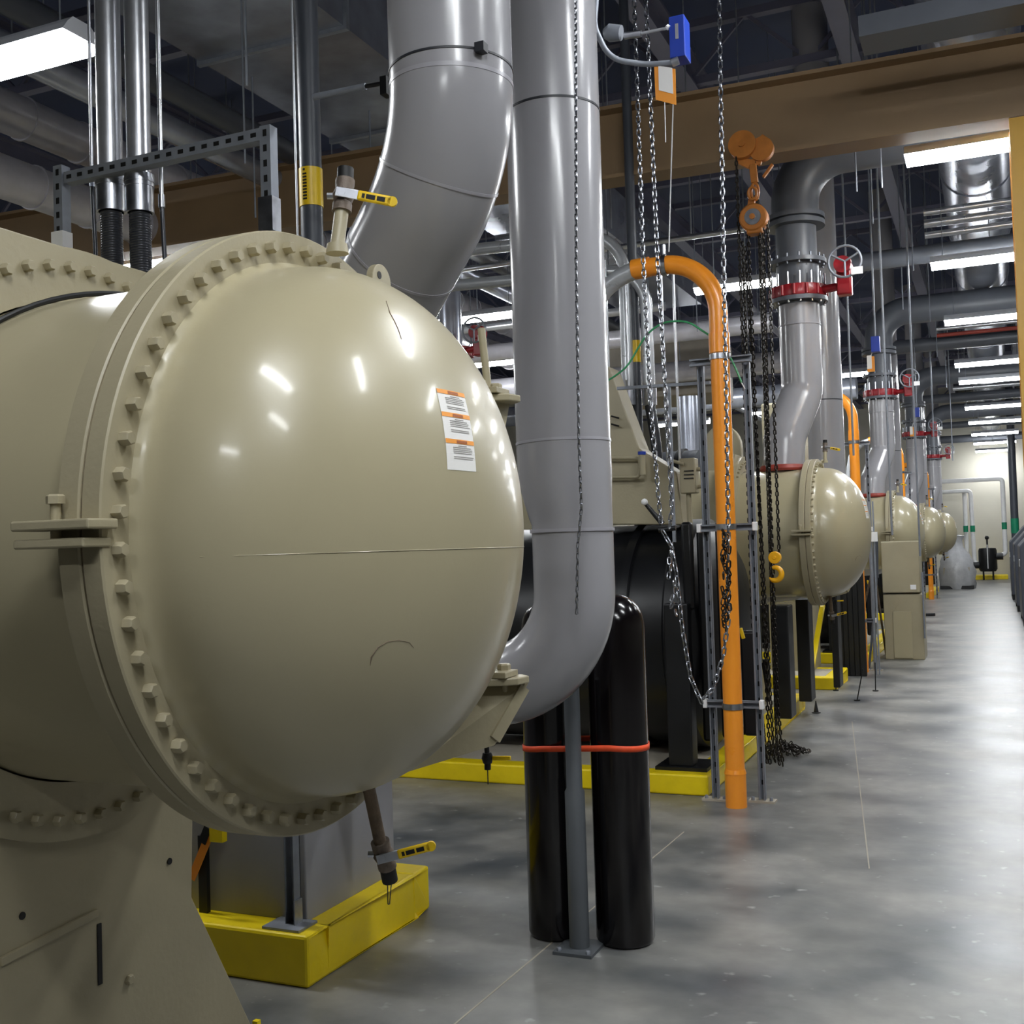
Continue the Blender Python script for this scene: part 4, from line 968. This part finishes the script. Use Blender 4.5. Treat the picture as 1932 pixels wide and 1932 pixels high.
for i, (u, y_) in enumerate(((1250, 7.9), (1273, 7.9), (1145, 7.9))):
    a = aY(u, 600, y_)
    tag(MB().cyl((a.x, y_, 1.74), (a.x, y_, aY(u, 490, y_).z), .010, n=10).build('thin_conduit', SILVER), ('thin silver conduit inside the hoop, left one', 'thin silver conduit inside the hoop, right one', 'thin silver conduit close to the tall grey pipe')[i], 'conduit')
t = thing('cross_strut', 'horizontal slotted strut low inside the orange hoop', 'strut', aY(1230, 730, 7.1))
MB().bar(aY(1165, 733, 7.1), aY(1340, 722, 7.1), .03, .02).build('channel', GALVD, t, smooth=False)
q = aY(1262, 727, 7.1); MB().bar(q, (q.x, 7.1, 1.6), .02, .02).build('post', GALVD, t, smooth=False)

# ------------------------------------------------------------------ ducts and overhead pipes
def duct(label, pts, r, m_, seams=None, name='round_duct', cat='duct', grp=None):
    t = thing(name, label, cat, pts[0], grp)
    MB().tube(pts, r, 36).build('duct_body', m_, t)
    pa = Vector(pts[0]); pb = Vector(pts[-1]); nh = max(2, min(9, int((pb-pa).length/3)))
    for k in range(nh):
        q = pa.lerp(pb, (k+.5)/nh); MB().cyl((q.x, q.y, q.z+r*.9), (q.x, q.y, CEIL), .006, n=6).build('hanger_rod', GALVD, t)
    if seams:
        a = Vector(pts[0]); b = Vector(pts[-1]); d = (b-a).normalized(); L = (b-a).length; s = seams
        k = 0
        while s*(k+1) < L and k < 60:
            p = a+d*(s*(k+1)); MB().lathe([(r, 0), (r+.012, .0), (r+.012, .02), (r, .02)], p, d, 36).build('seam', m_, t); k += 1
    return t
duct('long round galvanised duct running above the aisle lights', [(-.02, 2.0, 5.45), (-.02, WY-.1, 5.45)], .36, DUCT, 2.6)
duct('upper foil wrapped round duct at the left edge', [(-7.1, 3, 5.2), (-7.1, 20, 5.2)], .17, DUCTW, .6)
duct('lower foil wrapped round duct at the left edge', [(-7.0, 3, 4.62), (-7.0, 20, 4.62)], .17, DUCTW, .6)
t = thing('rectangular_duct', 'wide rectangular galvanised duct high behind the conduits', 'duct', (-4.9, 8, 5.4))
MB().box(-5.3, -4.05, 5.3, 17, 5.3, 5.9).build('duct_body', DUCT, t, smooth=False)
for y in (6.6, 8.4, 10.2, 12): MB().box(-5.33, -4.02, y, y+.04, 5.27, 5.93).build('joint_flange', GALVD, t, smooth=False)
duct('charcoal overhead pipe under the rectangular duct', [(-5.35, 3.5, 5.0), (-5.35, 30, 5.0)], .09, DKPIPE, None, 'overhead_pipe', 'pipe')
duct('shiny overhead pipe beside the charcoal one', [(-5.62, 3.5, 4.86), (-5.62, 30, 4.86)], .10, DUCT, None, 'overhead_pipe', 'pipe')
t = thing('rectangular_duct', 'slate rectangular duct crossing above the beam at the top right', 'duct', (1, 9.4, 5.4))
q0 = aY(1620, 62, 7.0); q1 = aY(1620, 108, 7.3); q0.z = aY(1620, 30, 7.0).z-.04; MB().box(q0.x, 5.5, 7.0, 7.3, q1.z, q0.z+.04).build('duct_body', DEADL, t, smooth=False)
for hx in (0, 2, 4): MB().cyl((hx, 7.2, q0.z), (hx, 7.2, CEIL), .006, n=6).build('hanger_rod', GALVD, t)
duct('thick grey pipe crossing the aisle beyond the second light', [(-1.9, 12.7, 4.62), (6, 12.7, 4.62)], .10, DEADL, None, 'overhead_pipe', 'pipe')
for i, (z, y, r) in enumerate(((4.99, 12.4, .036), (4.87, 12.4, .045), (4.76, 12.45, .036))):
    duct(('topmost', 'middle', 'lowest')[i]+' of three silver pipes crossing beyond the second light', [(-.55, y, z), (6, y, z)], r, SILVER, None, 'overhead_pipe', 'pipe')
for i, (y, z, r, m_) in enumerate(((18.2, 4.75, .03, SILVER), (18.2, 4.65, .03, REDB), (18.8, 4.62, .11, DEADL), (25.5, 4.7, .05, SILVER), (25.9, 4.55, .1, DEADL), (33, 4.6, .09, DEADL), (38, 4.6, .12, DEADL))):
    duct(('silver thin pipe crossing by the fourth light', 'red thin pipe crossing by the fourth light', 'thick grey pipe crossing past the fourth light', 'silver pipe crossing by the sixth light', 'grey pipe crossing by the sixth light', 'grey pipe crossing by the eighth light', 'grey pipe crossing close to the far wall')[i], [(-1.6 if m_ is DEADL else -.7, y, z), (6, y, z)], r, m_, None, 'overhead_pipe', 'pipe')
for i, (y, x0, x1, z, r, m_) in enumerate(((13.2, -7, -3.6, 4.5, .05, SILVER), (14.2, -9, -2.5, 4.35, .12, DUCTW), (11.2, -7, -2.2, 4.75, .03, SILVER), (16.5, -10, -2.4, 4.2, .16, DUCTW), (21, -10, -2.2, 4.3, .2, DUCT))):
    duct(('bright silver pipe run low between the two big grey pipes', 'pale wrapped pipe run beyond the tall grey pipe', 'thin silver pipe run above the hoop', 'fat pale pipe run beyond the hoop', 'wide galvanised pipe run far beyond the hoop')[i], [(x0, y, z), (x1, y, z)], r, m_, None, 'overhead_pipe', 'pipe')
t = thing('air_handler', 'beige grey air unit hanging beyond the hoop', 'air unit', (-4.5, 17, 3.0))
a = aY(1150, 648, 17); b = aY(1345, 740, 17)
MB().box(a.x-.5, b.x, 17, 18.5, b.z, a.z).build('casing', mat('unit_taupe', (150, 142, 130), .6), t, bevel=.02, smooth=False)
t = thing('duct_drop', 'upright shiny metal duct drop beyond the hoop', 'duct', aY(1300, 780, 15)); a = aY(1300, 780, 15)
MB().cyl((a.x, 15, 1.8), (a.x, 15, 3.6), .16, n=28).build('duct_body', DUCT, t)
g = aY(905, 640, 10.6); mv = Vector((g.x+1.07, g.y-9.6, g.z-3.80))
t = copy_tree(RV, None, mv, 'red valve with grey handwheel seen between the two big grey pipes')
t = thing('silver_pipe', 'upright silver pipe through the red valve between the two big grey pipes', 'pipe', (-1.47+mv.x, 9.72+mv.y, 0))
MB().cyl((-1.47+mv.x, 9.72+mv.y, 2.2), (-1.47+mv.x, 9.72+mv.y, CEIL), .12, n=28).build('pipe_body', DUCT, t)
# background beige box seen left of the second vessel pipe
t = thing('beige_box', 'beige boxy unit behind the hoist chains', 'cabinet', aY(1450, 800, 12)); a = aY(1432, 760, 12.5); b = aY(1482, 870, 12.5)
MB().box(a.x, b.x+.2, 12.6, 13.2, 0, a.z).build('casing', BEIGE2, t, bevel=.02, smooth=False)
# rods from the roof
rods = [(1142, 11), (1150, 9), (1180, 12), (1300, 9.5), (1305, 14), (1393, 14), (1400, 10.5), (1470, 13), (1612, 9), (1640, 10), (1652, 13), (1660, 9), (1690, 14), (1712, 12), (1740, 15), (1750, 18), (1765, 22), (1790, 20), (1800, 26), (1822, 30), (1835, 34), (1846, 36), (463, 6), (470, 5), (480, 7), (560, 6), (360, 8), (430, 9), (440, 11), (660, 9), (700, 8), (1395, 18), (1420, 16), (1340, 13), (1215, 15), (860, 12), (880, 14)]
for u, y in rods:
    p = aY(u, 250 if u > 1600 else 330, y)
    tag(MB().cyl((p.x, y, 4.3 if y > 7 else 4.2), (p.x, y, CEIL), .007, n=6).build('hanger_rod', GALVD), 'thin steel hanger rod dropping from the dark roof', 'rod', 'thin hanger rods')
for i, (u, y, vb) in enumerate(((1666, 10.5, 1010), (1717, 12, 1050), (1752, 19, 850), (1786, 24, 870), (1600, 11, 860))):
    p = aY(u, 600, y)
    tag(MB().cyl((p.x, y, aY(u, vb, y).z), (p.x, y, CEIL), .010, n=8).build('pull_chain', GALVD), ('long pull chain nearest the red valve, right side', 'long pull chain before the third pipe', 'long pull cord before the fourth pipe', 'long pull cord before the fifth pipe', 'short pull chain behind the second pipe')[i], 'chain')
# blue boxes on farther rows
for i in range(2):
    y_ = 11.2+7.5*i; u, v = ((1652, 650), (1730, 778))[i]; p = aY(u, v, y_)
    t = thing('blue_actuator', ('small blue switch box above the orange tag by the third pipe', 'tiny blue switch box by the fourth pipe')[i], 'switch box', p)
    MB().box(p.x-.04, p.x+.04, y_-.04, y_+.04, p.z-.075, p.z+.075).build('enclosure', BLUE, t, bevel=.004, smooth=False)
    MB().cyl(p, (p.x, p.y, CEIL), .008, n=8).build('drop_conduit', GALVD, t)
    q = aY(u-9, v+36, y_); t = thing('hanging_tag', ('orange and white tag below the small blue box by the third pipe', 'orange tag below the tiny blue box by the fourth pipe')[i], 'tag', q)
    MB().box(q.x-.035, q.x+.035, y_, y_+.004, q.z-.08, q.z+.07).build('card', LORG, t, smooth=False)
    MB().box(q.x-.035, q.x+.01, y_-.004, y_-.001, q.z-.05, q.z+.08).build('paper', PAPER, t, smooth=False)
    MB().tube([(q.x, y_, q.z+.07), p], .003, 6).build('string', WPIPE, t)

# ------------------------------------------------------------------ far wall equipment
yw = 40.6
def at40(u, v, y=yw): return aY(u, v, y)
pad(-1.1, .35, 40.9, 41.9, .14, 'yellow edged block at the foot of the far wall', .4)
t = thing('air_separator', 'black tank with side nozzles standing before the far wall', 'tank', at40(1865, 1088))
c = at40(1865, 1085); zt = at40(1865, 1033).z; zb = at40(1865, 1078).z
MB().lathe([(0, 0), (.24, .0), (.29, .08), (.29, zt-zb-.1), (.26, zt-zb-.02), (0, zt-zb)], (c.x, yw, zb), (0, 0, 1), 32).build('body', BLACK, t)
for s, dz in ((-1, .22), (1, .5)): MB().cyl((c.x+s*.25, yw, zb+dz), (c.x+s*.48, yw, zb+dz), .12, n=20).build('nozzle', BLACK, t)
for sx in (-.15, .15): MB().cyl((c.x+sx, yw, .0), (c.x+sx, yw, zb+.05), .03, n=10).build('leg', BLACK, t)
MB().cyl((c.x, yw-.3, zt-.7), (c.x, yw-.3, zt+.1), .015, n=8).build('sight_tube', WHITE, t)
MB().cyl((c.x, yw, zt), (c.x, yw, zt+.3), .03, n=10).ball((c.x, yw, zt+.33), .07, 12).build('vent', BLACK, t)
def wpipe(label, pts, r, rad, band=None):
    t = thing('white_pipe', label, 'pipe', pts[0], 'white jacketed pipes on the far wall')
    MB().tube(fillet(pts, rad, 6), r, 18).build('pipe_body', WPIPE, t)
    if band:
        for x, z0, z1 in band: MB().cyl((x, yw, z0), (x, yw, z1), r+.008, n=18).build('green_band', GREENB, t)
z_ = lambda v: at40(1850, v).z
x_ = lambda u: at40(u, 950).x
wpipe('right white pipe with green band dropping to the black tank', [(x_(1775), yw, z_(905)), (x_(1893), yw, z_(905)), (x_(1893), yw, z_(1046)), (x_(1880), yw, z_(1049))], .075, .12, [(x_(1893), z_(1000), z_(987))])
wpipe('middle white pipe with green band feeding the black tank', [(x_(1775), yw, z_(925)), (x_(1832), yw, z_(925)), (x_(1834), yw, z_(1062)), (x_(1848), yw, z_(1064))], .07, .12, [(x_(1833), z_(1003), z_(991))])
wpipe('left white pipe with green band before the far wall', [(x_(1820), yw+.3, z_(925)), (x_(1820), yw+.3, z_(1040)), (x_(1815), yw+.3, z_(1060))], .07, .05, [(x_(1820), z_(1003), z_(991))])
t = thing('grey_column', 'slim dark grey pipe column with green band by the far wall right', 'pipe', (x_(1912), yw-3, 0))
xx = at40(1913, 950, 37).x
MB().cyl((xx, 37, 1.2), (xx, 37, 7), .11, n=20).build('pipe_body', DKPIPE, t); MB().cyl((xx, 37, 1.55), (xx, 37, 2.0), .115, n=20).build('green_band', GREENB, t)
MB().lathe([(.06, 0), (.17, .14), (.17, .2), (.05, .2)], (xx, 37, 1.1), (0, 0, 1), 20).build('base_flange', BLACK, t)
# wrapped bundle
t = thing('wrapped_pallet', 'bundle of equipment under clear plastic sheet by the farthest dome', 'pallet', (-.9, 33.2, 0))
c = aZ(1806, 1112, 0); 
pr = [(.44, 0), (.47, .15), (.46, .5), (.42, .8), (.33, 1.0), (.20, 1.2), (.16, 1.4), (.22, 1.52), (.10, 1.56), (0, 1.55)]
mb = MB().lathe(pr, (c.x, c.y+.4, 0), (0, 0, 1), 28)
for i, p in enumerate(mb.v):
    a = math.atan2(p.y-c.y-.4, p.x-c.x); k = 1+.09*math.sin(a*7+p.z*4)+.07*math.sin(a*11-p.z*9); p.x = c.x+(p.x-c.x)*k; p.y = c.y+.4+(p.y-c.y-.4)*k
mb.build('plastic_sheet', PLASTIC, t, ang=80)
MB().box(c.x-.35, c.x+.35, c.y+.1, c.y+.7, .1, .62).build('carton', CONC, t, smooth=False)
MB().box(c.x-.45, c.x+.45, c.y, c.y+.8, .01, .1).build('pallet_base', BLACK, t, smooth=False)
# slate machines on the right
for i, (y0, y1) in enumerate(((20.5, 22.6), (24.2, 26.2), (28.4, 30.4))):
    t = thing('slate_machine', ('slate grey cabinet at the right edge, nearest of three', 'slate grey cabinet at the right edge, middle of three', 'slate grey slope topped cabinet at the right edge, farthest')[i], 'machine', (.8, (y0+y1)/2, 0), 'slate cabinets along the right of the aisle')
    x0 = .37-.03*i
    MB().prism([(x0, y0, .12), (x0, y0, 1.35), (x0+.35, y0, 1.75), (x0+1.1, y0, 1.75), (x0+1.1, y0, .12)], (0, y1-y0, 0)).build('casing', DARKM, t, bevel=.02, smooth=False)
    for x in (x0+.05, x0+1.0):
        for y in (y0+.1, y1-.1): MB().box(x-.04, x+.04, y-.04, y+.04, 0, .12).build('foot', BLACK, t, smooth=False)
    MB().box(x0-.012, x0-.001, y0+.25, y0+.5, 1.0, 1.12).build('latch', SILVER, t, smooth=False)
